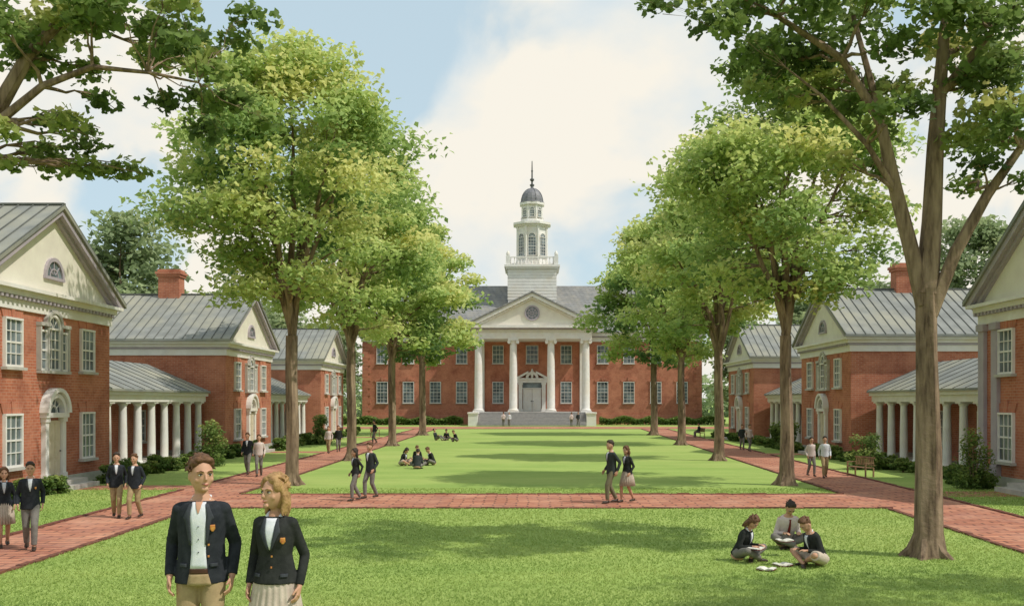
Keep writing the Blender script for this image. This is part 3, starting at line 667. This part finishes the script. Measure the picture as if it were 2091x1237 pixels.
tipo=np.stack([rng.normal(0,.03,N),rng.normal(0,.03,N),hgt],1)
vv=np.stack([base-dx,base+dx,base+tipo],1).reshape(-1,3)
tone=.55+.25*np.sin(x*.7+np.sin(y*.9)*2)*np.cos(y*1.1)+rng.normal(0,.1,N)
put('grass',poly_mesh('grass',vv,3,tone,GRASSM),None,kind='stuff',label='short mown grass blades on the lawn',category='grass')
# ------------------------------------------------------------ people
def tb(bm,pts,rads,seg=14,side=V((1,0,0))):
    P=[V(p) for p in pts];n=len(P);rings=[]
    for i in range(n):
        t=(P[min(i+1,n-1)]-P[max(i-1,0)]).normalized(); s=side-t*side.dot(t)
        if s.length<.05: s=V((0,1,0))-t*t.y
        s.normalize();u=t.cross(s);r=rads[i]; a,b=r if isinstance(r,tuple) else (r,r)
        rings.append([bm.verts.new(P[i]+s*a*math.cos(2*pi*j/seg)+u*b*math.sin(2*pi*j/seg)) for j in range(seg)])
    for a,b in zip(rings,rings[1:]):
        for j in range(seg): bm.faces.new((a[j],a[(j+1)%seg],b[(j+1)%seg],b[j]))
    bm.faces.new(rings[0][::-1]);bm.faces.new(rings[-1])
def el(bm,c,r,M=None,u=16,v=10):
    mt=Matrix.Translation(V(c))@(M.to_4x4() if M else Matrix.Identity(4))@Matrix.Diagonal((r[0],r[1],r[2],1))
    return bmesh.ops.create_uvsphere(bm,u_segments=u,v_segments=v,radius=1,matrix=mt)['verts']
def ik(a,c,l1,l2,pole):
    a=V(a);c=V(c);d=c-a;L=d.length;mx=(l1+l2)*.998
    if L>mx: c=a+d*(mx/L);d=c-a;L=mx
    x=d.normalized();p=V(pole);p=(p-x*p.dot(x)).normalized();k=(l1*l1-l2*l2+L*L)/(2*L);h=math.sqrt(max(0,l1*l1-k*k))
    return a+x*k+p*h,c
POSES={
 'stand':dict(pz=.915,lean=0,aL=(.1,-.06,.08),aR=(-.1,.05,.08),wL=(.215,-.04,.88),wR=(-.215,-.02,.88)),
 'walk':dict(pz=.9,lean=2,aL=(.07,-.17,.09),aR=(-.07,.19,.11),wL=(.215,.05,.88),wR=(-.215,-.1,.89)),
 'walk2':dict(pz=.9,lean=2,aL=(.07,.19,.11),aR=(-.07,-.17,.09),wL=(.215,-.1,.89),wR=(-.215,.05,.88)),
 'sitx':dict(pz=.13,lean=24,aL=(-.06,-.28,.07),aR=(.07,-.4,.07),kL=(1,-.25,.45),kR=(-1,-.25,.45),wL=(.13,-.36,.3),wR=(-.13,-.36,.3),fL=(-1,-.5,0),fR=(1,-.5,0)),
 'sitl':dict(pz=.13,lean=-18,aL=(.12,-.68,.08),aR=(-.1,-.6,.08),kL=(.1,0,1),kR=(-.1,0,1),wL=(.3,.3,.1),wR=(-.2,-.28,.42)),
 'bench':dict(pz=.53,lean=2,aL=(.12,-.45,.08),aR=(-.12,-.42,.08),kL=(0,-.3,1),kR=(0,-.3,1),wL=(.14,-.3,.62),wR=(-.14,-.3,.62))}
PM=[(-.09,.146,.105),(0,.15,.113),(.1,.138,.106),(.2,.134,.103),(.32,.146,.114),(.40,.152,.112),(.45,.14,.1),(.485,.108,.082),(.51,.076,.066),(.54,.054,.054)]
PF=[(-.09,.155,.11),(0,.158,.118),(.1,.13,.1),(.2,.108,.09),(.32,.126,.112),(.39,.128,.106),(.43,.122,.09),(.465,.092,.07),(.49,.062,.055),(.52,.042,.043)]
def person(px=None,py=None,pos=None,rot=0,h=1.76,fem=False,pose='walk',top='navy',bottom='khaki',hair='brown',longh=False,head=(0,0),label='',near=False,shirt=True,group='students on the lawn',crest=False,skin='skin',openj=False,tie=False,vox=None):
    if pos is None:
        s=(py-820)/3; pos=((px-1085)/s,2000/s,0)
    far=pos[1]>55
    vx=vox or (.0055 if near else (.0085 if not far else .014)); k=h/1.73
    T=thing('person',pos,label,'person',rz=R(rot),group=group); T.scale=(k,k,k)
    q=POSES[pose]; pz=q['pz']; TM=Matrix.Rotation(R(q['lean']),3,'X'); P0=V((0,0,pz))
    tp=lambda x,y,z:P0+TM@V((x,y,z))
    prof=PF if fem else PM; sh=.126 if fem else .148
    hips=[V((.082,0,pz)),V((-.082,0,pz))]; ank=[q['aL'],q['aR']]; kp=[q.get('kL',(0,-1,0)),q.get('kR',(0,-1,0))]
    KN=[];AN=[]
    for i in range(2):
        a,c=ik(hips[i],ank[i],.43,.42,kp[i]);KN.append(a);AN.append(c)
    S=[tp(sh,0,.44),tp(-sh,0,.44)]; W=[q['wL'],q['wR']];EL_=[];WR=[]
    for i in range(2):
        w_=V(W[i])
        if fem and pz>.6: w_.x*=.93
        a,c=ik(S[i],w_,.28,.25,(.35*(1,-1)[i],1,-.1));EL_.append(a);WR.append(c)
    HM=TM@Matrix.Rotation(R(head[0]),3,'Z')@Matrix.Rotation(R(head[1]),3,'X')
    HC=tp(0,-.02,.682 if not fem else .668)
    hs=1.06
    hp=lambda x,y,z:HC+HM@V((x*hs,y*hs,z*hs))
    fd=[q.get('fL',(0,-1,0)),q.get('fR',(0,-1,0))]
    def fin(bm,name,mat,v,parent=T,rem=True,sm=4):
        bmesh.ops.recalc_face_normals(bm,faces=bm.faces)
        me=bpy.data.meshes.new(name);bm.to_mesh(me);bm.free();me.materials.append(MAT[mat]);me.polygons.foreach_set('use_smooth',[True]*len(me.polygons))
        o=put(name,me,parent)
        if rem:
            m=o.modifiers.new('r','REMESH');m.mode='VOXEL';m.voxel_size=v;m.use_smooth_shade=True
            m=o.modifiers.new('s','SMOOTH');m.factor=.5;m.iterations=sm
        return o
    bm=bmesh.new()
    tb(bm,[tp(0,0,z) for z,a,b in prof],[(a,b) for z,a,b in prof],20)
    nr=.047 if not fem else .038
    tb(bm,[tp(0,.01,.45),tp(0,.002,.54),hp(0,.014,-.05)],[nr*1.15,nr,nr],14)
    vs=el(bm,(0,0,0),(.075,.095,.118),None,24,18)
    for v in vs:
        c=v.co
        if c.z<0:
            t=min(1,-c.z/.118); c.x*=1-(.26 if fem else .16)*t*t
            if c.y<0: c.y-=.014*t*(1-abs(c.x)/.08)
            else: c.y*=1-.25*t
        elif c.y<-.05 and c.z<.03: c.y-=.004
        if c.y<-.06 and abs(c.z-.002)<.02 and .014<abs(c.x)<.05: c.y+=.006
        v.co=hp(c.x,c.y,c.z)
    tb(bm,[hp(0,-.09,.014),hp(0,-.103,-.01),hp(0,-.111,-.028),hp(0,-.096,-.036)],[.007,.009,.012,.008],10)
    tb(bm,[hp(-.018,-.088,-.062),hp(0,-.098,-.064),hp(.018,-.088,-.062)],[.006,.008,.006],10)
    el(bm,hp(0,-.08,-.092),(.028,.016,.018),HM,10,8)
    for sx in (-1,1):
        el(bm,hp(sx*.076,.008,-.01),(.009,.017,.028),HM,10,8); el(bm,hp(sx*.044,-.06,-.03),(.022,.018,.024),HM,10,8)
        tb(bm,[hp(sx*.01,-.094,.02),hp(sx*.03,-.095,.024),hp(sx*.055,-.076,.018)],[.006,.008,.005],8)
    for i in range(2):
        sg=(1,-1)[i]; fs=.82 if fem else .95
        el(bm,S[i],(.05*fs,.052*fs,.05*fs)); tb(bm,[S[i],S[i].lerp(EL_[i],.5),EL_[i]],[.047*fs,.042*fs,.036*fs],12); el(bm,EL_[i],(.036*fs,)*3)
        tb(bm,[EL_[i],EL_[i].lerp(WR[i],.35),WR[i]],[.036*fs,.035*fs,.025*fs],12); el(bm,WR[i],(.025*fs,)*3)
        d=(WR[i]-EL_[i]).normalized(); inn=V((-sg,0,0)) if pose not in('sitx','bench') else V((0,0,-1)); nn=(inn-d*inn.dot(d)).normalized(); a=d.cross(nn)
        if a.y>0: a=-a
        Wp=WR[i]; hf=.9 if fem else 1
        tb(bm,[Wp-d*.01,Wp+d*.03,Wp+d*.085*hf],[(.024,.019),(.036*hf,.016),(.037*hf,.013)],12,a)
        for f in range(4):
            L=(.07,.08,.074,.058)[f]*hf; s0=Wp+d*.076*hf+a*((1.5-f)*.0192*hf); m1=s0+d*L*.5+nn*.01; e1=m1+d*L*.36+nn*.03; tb(bm,[s0,m1,e1],[.0088,.0083,.007],8)
        s0=Wp+d*.018+a*.024; m1=s0+d*.034+a*.022+nn*.01; e1=m1+d*.034+a*.004+nn*.014; tb(bm,[s0,m1,e1],[.012,.0105,.0085],8)
        tb(bm,[hips[i],hips[i].lerp(KN[i],.5),KN[i]],[.082,.068,.053],14); el(bm,hips[i],(.082,)*3); el(bm,KN[i],(.053,)*3)
        tb(bm,[KN[i],KN[i].lerp(AN[i],.35),AN[i]],[.051,.05,.033],12)
        f=V(fd[i]).normalized(); tb(bm,[AN[i]+V((0,0,.02)),AN[i]-V((0,0,.03))-f*.03,AN[i]-V((0,0,.045))+f*.08,AN[i]-V((0,0,.055))+f*.15],[.034,(.036,.036),(.038,.026),(.03,.014)],12)
    fin(bm,'body',skin,vx)
    isj=top in('navy','black','teal')
    gx=.018 if isj else .014
    jp=[(z,a+gx,b+gx) for z,a,b in prof if z<.5]
    if not fem: jp=[(z,a+(.008 if z<.25 else 0),b) for z,a,b in jp]
    hem=((-.075 if not fem else -.01) if near else -.1)
    if q['lean']<10 and pose not in('bench','sitl') and isj:
        jp=[(hem,jp[0][1]+(.014 if not fem else .0),jp[0][2]+.016)]+[p for p in jp if p[0]>hem+.03]
    else: jp=[(-.03,jp[1][1],jp[1][2])]+[p for p in jp if p[0]>0]
    jp.append((.505 if not fem else .49,.072 if not fem else .062,.068 if not fem else .058))
    bm=bmesh.new(); tb(bm,[tp(0,0,z) for z,a,b in jp],[(a,b) for z,a,b in jp],28)
    for i in range(2):
        sg_=(1,-1)[i]
        fs=(.82 if fem else .95)*(1 if isj else .93); ce=EL_[i].lerp(WR[i],.95)
        el(bm,S[i]+V((0,0,-.004)),(.058*fs,.061*fs,.055*fs)); tb(bm,[S[i],S[i].lerp(EL_[i],.5),EL_[i]],[.057*fs,.052*fs,.048*fs],14); el(bm,EL_[i],(.048*fs,)*3)
        tb(bm,[S[i]+TM@V((-sg_*.08,0,.014)),S[i]+TM@V((0,0,.0))],[.048*fs,.055*fs],12)
        m_=EL_[i].lerp(ce,.5); tb(bm,[EL_[i],m_,ce],[.048*fs,.044*fs,.038*fs],14)
        for t in (.35,.62,.85):
            c_=S[i].lerp(EL_[i],t); el(bm,c_+V((sg_*.003,.006,0)),(.055*fs,.054*fs,.008),None,12,6)
    J=fin(bm,'jacket' if isj else 'shirt',top,.008 if near else max(.011,vx),sm=3)
    zz=[p[0] for p in jp];aa=[p[1] for p in jp];bb=[p[2] for p in jp]
    def patch(name,mat,rows,off,parent=T,nx=7):
        bm=bmesh.new();gr=[];fine=[]
        for r0,r1 in zip(rows,rows[1:]):
            for t in range(4): fine.append(tuple(r0[c]+(r1[c]-r0[c])*t/4 for c in range(3)))
        fine.append(rows[-1])
        for z,xl,xr in fine:
            a=float(np.interp(z,zz,aa))+off;b_=float(np.interp(z,zz,bb))+off;rw=[]
            for i in range(nx):
                x=xl+(xr-xl)*i/(nx-1); rw.append(bm.verts.new(tp(x,-b_*math.sqrt(max(0,1-(x/a)**2)),z)))
            gr.append(rw)
        for p,r in zip(gr,gr[1:]):
            for i in range(nx-1): bm.faces.new((p[i],p[i+1],r[i+1],r[i]))
        o=fin(bm,name,mat,0,parent,False); m=o.modifiers.new('t','SOLIDIFY');m.thickness=.006;m.offset=0
        return o
    zt=.495 if not fem else .48
    if isj and shirt and not far:
        if openj:
            patch('shirt_front','white',[(zt,-.046,.046),(.43,-.06,.055),(.3,-.05,.052),(.15,-.046,.05),(.035,-.055,.06)],.004)
            patch('belt','belt',[(.035,-.057,.062),(.0,-.06,.066)],.006); patch('trouser_front',bottom,[(.0,-.06,.066),(-.08,-.075,.09)],.004)
            for s_ in (-1,1):
                patch('lapel','lapel',[(zt-.01,*sorted((s_*.046,s_*.064))),(.39,*sorted((s_*.06,s_*.105))),(.365,*sorted((s_*.056,s_*.088))),(.2,*sorted((s_*.048,s_*.06)))],.011,J,4)
        else:
            patch('shirt_front','white',[(zt,-.043,.043),(.38,-.034,.034),(.25,-.004,.004)],.006)
            if near or pos[1]<30:
                for s_ in (-1,1): patch('lapel','lapel',[(zt,*sorted((s_*.043,s_*.056))),(.38,*sorted((s_*.034,s_*.08))),(.355,*sorted((s_*.03,s_*.064))),(.24,*sorted((s_*.004,s_*.014)))],.012,J,4)
        bm=bmesh.new()
        for s_ in (-1,1):
            tb(bm,[tp(0,.056,zt+.04),tp(s_*.05,.02,zt+.035),tp(s_*.05,-.03,zt+.014),tp(s_*.028,-.078,zt-.03)],[(.012,.022),(.011,.022),(.01,.02),(.006,.016)],8,V((0,0,1)))
        fin(bm,'collar','white',.006)
        if openj:
            patch('open_neck',skin,[(zt+.004,-.024,.024),(zt-.04,-.014,.014),(zt-.075,-.002,.002)],.009)
            for z_ in (.33,.24,.15): patch('shirt_button','lapel',[(z_+.004,-.001,.005),(z_-.004,-.001,.005)],.01,T,3)
        if near:
            for z_ in (.2,.12):
                x_=.055 if openj else 0
                patch('button','gold',[(z_+.007,x_+.008,x_+.02),(z_-.007,x_+.008,x_+.02)],.012,J,3)
            for s_ in (-1,1): patch('pocket_flap','lapel',[(.07,*sorted((s_*.08,s_*.128))),(.045,*sorted((s_*.08,s_*.128)))],.009,J,4)
    if crest: patch('crest','gold',[(.34,.08,.11),(.31,.078,.112),(.293,.09,.1)],.012,J,4)
    if tie: patch('tie','tie',[(.485,-.02,.02),(.46,-.012,.012),(.2,-.03,.03),(.16,-.003,.003)],.012)
    if bottom=='skirt':
        bm=bmesh.new();seg=96
        if pz>.6:
            rows=[(.12,.134,.103),(.04,.155,.12),(-.02,.166,.13),(-.1,.18,.145),(-.18,.192,.16),(-.25 if near else -.4,.208,.18)];rings=[]
            for z,a,b_ in rows:
                t=(.12-z)/.4; rings.append([bm.verts.new((math.cos(2*pi*j/seg)*(a+.013*t*math.cos(24*2*pi*j/seg)),math.sin(2*pi*j/seg)*(b_+.013*t*math.cos(24*2*pi*j/seg))*(1+.3*t*(q['lean']>0)),pz+z)) for j in range(seg)])
            for a,b_ in zip(rings,rings[1:]):
                for j in range(seg): bm.faces.new((a[j],a[(j+1)%seg],b_[(j+1)%seg],b_[j]))
            o=fin(bm,'skirt','skirt',0,T,False); m=o.modifiers.new('t','SOLIDIFY');m.thickness=.008
        else:
            for i in range(2): tb(bm,[hips[i],hips[i].lerp(KN[i],.5),hips[i].lerp(KN[i],.98)],[.115,.105,.09],14)
            el(bm,(0,0,pz),(.2,.15,.1)); el(bm,(0,-.12,pz-.01),(.2,.16,.06)); fin(bm,'skirt','skirt',.012)
    else:
        bm=bmesh.new(); el(bm,(0,0,pz),(.165,.122,.12))
        tb(bm,[tp(0,0,-.04),tp(0,0,.05),tp(0,0,.12)],[(.162,.12),(.155,.116),(.145,.11)],20)
        for i in range(2):
            he=KN[i].lerp(AN[i],.93)
            tb(bm,[hips[i],hips[i].lerp(KN[i],.5),KN[i]],[.092,.082,.067],16);el(bm,KN[i],(.067,)*3);tb(bm,[KN[i],KN[i].lerp(he,.4),he],[.067,.062,.054],14)
        fin(bm,'trousers',bottom,.009 if near else max(.011,vx),sm=3)
    for i in range(2):
        bm=bmesh.new();f=V(fd[i]).normalized();A=AN[i]; sd=f.cross(V((0,0,1)))
        tb(bm,[A+V((0,0,.01))-f*.01,A-V((0,0,.035))-f*.03,A-V((0,0,.04))+f*.06,A-V((0,0,.052))+f*.14,A-V((0,0,.06))+f*.175],[.042,(.043,.043),(.046,.036),(.042,.024),(.02,.012)],14,sd)
        fin(bm,'shoe','shoe',.009)
    bm=bmesh.new()
    el(bm,hp(0,.022,.026),(.082,.09,.106),HM,20,14)
    if not fem:
        for (cx,cy,cz,a,b,c) in ((.025,-.045,.098,.05,.04,.026),(-.025,-.04,.1,.045,.045,.028),(0,-.01,.118,.06,.07,.03),(-.05,-.02,.08,.034,.05,.035),(.052,-.02,.078,.032,.05,.035),(.05,-.05,.092,.026,.02,.018)): el(bm,hp(cx,cy,cz),(a,b,c),HM,12,8)
    else:
        for (cx,cy,cz,a,b,c) in ((.035,-.045,.085,.045,.036,.034),(-.03,-.042,.09,.045,.036,.03),(0,0,.112,.06,.07,.026),(-.062,-.035,.055,.026,.04,.045),(.064,-.035,.05,.026,.04,.05)): el(bm,hp(cx,cy,cz),(a,b,c),HM,12,8)
    if longh:
        el(bm,hp(0,.032,-.03),(.083,.07,.1),HM,16,10)
        for sx in (-1,1):
            for dx,dy in ((0,.01),(.006,.035)): tb(bm,[hp(sx*.062,-.03+dy,.07),hp(sx*(.08+dx),-.008+dy,0),hp(sx*(.088+dx),.01+dy,-.07),hp(sx*(.078+dx),.0+dy,-.12),hp(sx*.084,-.01+dy,-.16)],[.018,.018,.024,.02,.006],10)
        tb(bm,[hp(0,.06,.0),hp(0,.07,-.12),hp(0,.07,-.2)],[(.076,.04),(.078,.034),(.05,.015)],12)
    rr=random.Random(int(pos[0]*100))
    for i in range(90 if near else 24):
        a=rr.uniform(0,pi*2);e=rr.uniform(-.1,1.4); c=V((.08*math.cos(a)*math.cos(e),.022+.088*math.sin(a)*math.cos(e),.03+.102*math.sin(e)))
        if c.y>-.04 or c.z>.09:
            p0=hp(*c); dr=HM@V((rr.uniform(-.02,.02),-.012,rr.uniform(-.02,.01))); tb(bm,[p0-dr*1.3,p0+(HM@c).normalized()*.01,p0+dr*1.3],[.006,.011,.004],6)
    fin(bm,'hair',hair,.0045 if near else .009,sm=1)
    if not far:
        for sx in (-1,1):
            bm=bmesh.new();el(bm,hp(sx*.031,-.0815,.002),(.0135,.012,.0075),HM,12,8);e_=fin(bm,'eye','eyew',0,T,False)
            bm=bmesh.new();el(bm,hp(sx*.031,-.0915,.002),(.0065,.004,.0065),HM,10,6);fin(bm,'iris','eyed',0,e_,False)
            if pos[1]<25:
                bm=bmesh.new();tb(bm,[hp(sx*.014,-.1,.022),hp(sx*.033,-.101,.028),hp(sx*.054,-.083,.021)],[.003,.0042,.0025],6);fin(bm,'eyebrow',hair,0,T,False)
                bm=bmesh.new();tb(bm,[hp(sx*.017,-.09,.006),hp(sx*.031,-.0945,.0105),hp(sx*.046,-.085,.005)],[.0015,.0024,.0015],6);fin(bm,'eyelash','eyed',0,T,False)
        bm=bmesh.new();tb(bm,[hp(-.023,-.087,-.059),hp(0,-.1025,-.064),hp(.023,-.087,-.059)],[.002,.0055,.002],8);fin(bm,'mouth','lip',0,T,False)
    return T
person(pos=(-2.44,7.25,.8),rot=8,h=1.80,pose='stand',top='navy',bottom='khaki',hair='brown',head=(28,-2),label='man in dark blazer, open white shirt and khaki trousers',near=True,crest=True,openj=True,group='walking students')
person(pos=(-1.88,7.2,.8),rot=-6,h=1.68,fem=True,pose='stand',top='black',bottom='skirt',hair='blond',longh=True,head=(-26,-3),label='woman in dark blazer and pale pleated skirt, smiling',near=True,crest=True,group='walking students')
mb='student in dark blazer and khaki trousers walking along the brick path'
GW='walking students'
person(62,1122,rot=25,h=1.8,pose='walk',hair='dark',label=mb,bottom='grey',group=GW,crest=True)
person(8,1116,rot=30,h=1.68,pose='walk2',fem=True,bottom='skirt',hair='brown',longh=True,label='student in dark blazer and pale skirt walking on bricks',group=GW)
person(238,1056,rot=20,h=1.7,pose='walk',hair='dark',label=mb,group=GW)
person(276,1058,rot=-5,h=1.68,pose='walk2',hair='brown',label=mb,group=GW,bottom='khaki')
person(506,968,rot=0,h=1.74,pose='walk',hair='brown',label='student in navy jacket and grey trousers on the walk',bottom='grey',group=GW)
person(529,972,rot=10,h=1.7,pose='walk2',top='pink',hair='brown',label='student in pale shirt and grey trousers on the walk',bottom='grey',group=GW)
person(727,1022,rot=-55,h=1.62,pose='walk',fem=True,top='black',bottom='grey',hair='dark',longh=True,label='student in black jacket and grey trousers crossing the brick walk',group=GW)
person(757,1017,rot=-35,h=1.76,pose='walk2',top='teal',bottom='grey',hair='brown',label='student in dark jacket and grey trousers crossing the brick walk',group=GW)
person(1249,1027,rot=-65,h=1.88,pose='walk',top='teal',bottom='olive',hair='dark',label='student in dark jacket and olive trousers crossing the brick walk',group=GW)
person(1281,1025,rot=-50,h=1.72,pose='walk2',fem=True,top='black',bottom='skirt',hair='brown',longh=True,label='student in black jacket and pale skirt crossing the walk',group=GW)
person(1656,972,rot=10,h=1.6,pose='walk',top='pink',bottom='grey',hair='dark',label='student in pale shirt and grey trousers on the brick walk',group=GW)
person(1684,975,rot=-8,h=1.66,pose='walk2',top='white',bottom='khaki',hair='dark',label='student in white shirt and khaki trousers on the brick walk',group=GW)
person(1515,918,rot=0,h=1.6,pose='walk',top='teal',bottom='grey',hair='brown',label='student in dark jacket on the far walk',group=GW)
person(1530,921,rot=20,h=1.65,pose='walk2',top='pink',bottom='grey',hair='brown',label='student in pale shirt on the far walk',group=GW)
person(671,925,rot=0,h=1.6,pose='walk',top='pink',bottom='khaki',hair='brown',label='student in pale shirt and khaki trousers on far walk',group=GW)
person(691,922,rot=10,h=1.6,pose='walk2',top='black',bottom='grey',hair='brown',label='student in dark jacket on the far walk',group=GW)
for x,t,b_,hh in ((-3.4,'pink','grey',1.8),(-2.7,'white','grey',1.75),(4.9,'pink','grey',1.75),(5.7,'teal','grey',1.8)):
    person(pos=(x,119.5,0),rot=random.choice((0,180,20)),h=hh,pose='walk',top=t,bottom=b_,hair='brown',label='student in %s standing before the hall steps'%('pale top' if t!='teal' else 'dark jacket'),group='students by the hall steps',vox=.018)
GS='students sitting on the grass'
person(1508,1143,rot=50,h=1.78,fem=True,pose='sitx',top='black',bottom='grey',hair='brown',longh=True,head=(0,22),label='student in black jacket sitting cross legged reading papers',group=GS)
person(1602,1116,rot=5,h=1.98,pose='sitx',top='pink',bottom='grey',hair='dark',head=(0,20),tie=True,label='student in pale shirt and tie sitting cross legged',group=GS)
person(1674,1154,rot=-70,h=1.8,pose='sitx',top='black',bottom='skirt',hair='brown',head=(0,18),label='student in black jacket leaning forward over a notebook',group=GS)
person(820,950,rot=60,h=1.7,fem=True,pose='sitx',top='black',bottom='skirt',hair='dark',longh=True,head=(0,15),label='student in black jacket sitting on the grass',group=GS)
person(852,957,rot=180,h=1.75,pose='sitx',top='teal',bottom='grey',hair='dark',label='student in dark green jacket sitting on grass',group=GS)
person(853,944,rot=0,h=1.7,pose='sitx',top='black',bottom='khaki',hair='brown',label='student in black jacket sitting on the grass',group=GS)
person(885,949,rot=-60,h=1.7,pose='sitx',top='black',bottom='grey',hair='brown',head=(0,10),label='student in black jacket sitting on the grass',group=GS)
person(891,899,rot=60,h=1.75,pose='sitl',top='teal',bottom='grey',hair='dark',label='student in dark clothes reclining on the grass',group=GS)
person(912,898,rot=0,h=1.7,pose='sitx',top='teal',bottom='grey',hair='dark',label='student in dark clothes sitting on the grass',group=GS)
person(933,901,rot=-60,h=1.7,pose='sitx',top='black',bottom='grey',hair='brown',label='student in dark clothes sitting on the grass',group=GS)
def book(px,py,rz,z=.03,label='open white notebook lying on the grass'):
    s=(py-820)/3; T=thing('open_book',((px-1085)/s,2000/s,z),label,'book',rz=R(rz),group='books with the seated students')
    for sx in (-1,1):
        g=G(); g.prism([(0,0.0),(sx*.07,.028),(sx*.15,.022),(sx*.15,.008),(0,-.012)],'y',-.11,.11); g.done('page',MAT['paper'],T)
    g=G(); g.prism([(-.16,.002),(0,-.016),(.16,.002),(.16,-.004),(0,-.022),(-.16,-.004)],'y',-.12,.12); g.done('cover',MAT['tie'],T)
book(1543,1150,50,.28,'open book held in the lap of a seated student'); book(1598,1155,20); book(1565,1164,-30); book(1602,1134,5,.3,'open book held in the lap of a seated student')
def bench(x,y,rz,label,k=.85):
    T=thing('park_bench',(x,y,0),label,'bench',rz=R(rz),group='wooden benches by the walks'); T.scale=(k,k,k)
    g=G()
    for i in range(4): g.box(-.7,.7,-.25+i*.125,-.15+i*.125,.42,.45)
    g.done('seat',WOOD,T)
    g=G(); g.box(-.7,.7,.25,.29,.86,.93)
    g.box(-.7,.7,.25,.29,.52,.57)
    for i in range(11): g.box(-.64+i*.12,-.61+i*.12,.255,.285,.572,.858)
    g.done('backrest',WOOD,T)
    for sx in (-.65,.65):
        for yy,hh in ((-.22,.64),(.23,.5)):
            g=G(); g.box(sx-.03,sx+.03,yy-.03,yy+.03,0,.418)
            if yy<0: g.box(sx-.028,sx+.028,yy-.028,yy+.028,.452,.64)
            g.done('leg',WOOD,T)
        g=G(); g.box(sx-.035,sx+.035,-.27,.245,.642,.68); g.done('armrest',WOOD,T)
bench(13.3,39.6,-70,'brown wooden bench beside the brick walk')
bench(14.3,83,-80,'dark wooden bench beside the brick walk'); bench(-13.4,84,80,'dark wooden bench beside the brick walk')
person(pos=(14.22,83,-.03),rot=-80,h=1.6,pose='bench',top='black',bottom='grey',hair='dark',label='student in dark clothes sitting on a bench',group=GW)
person(765,905,rot=-60,h=1.7,pose='walk',top='teal',bottom='grey',hair='dark',label='student in dark clothes walking by the tree',group=GW)
print('done')
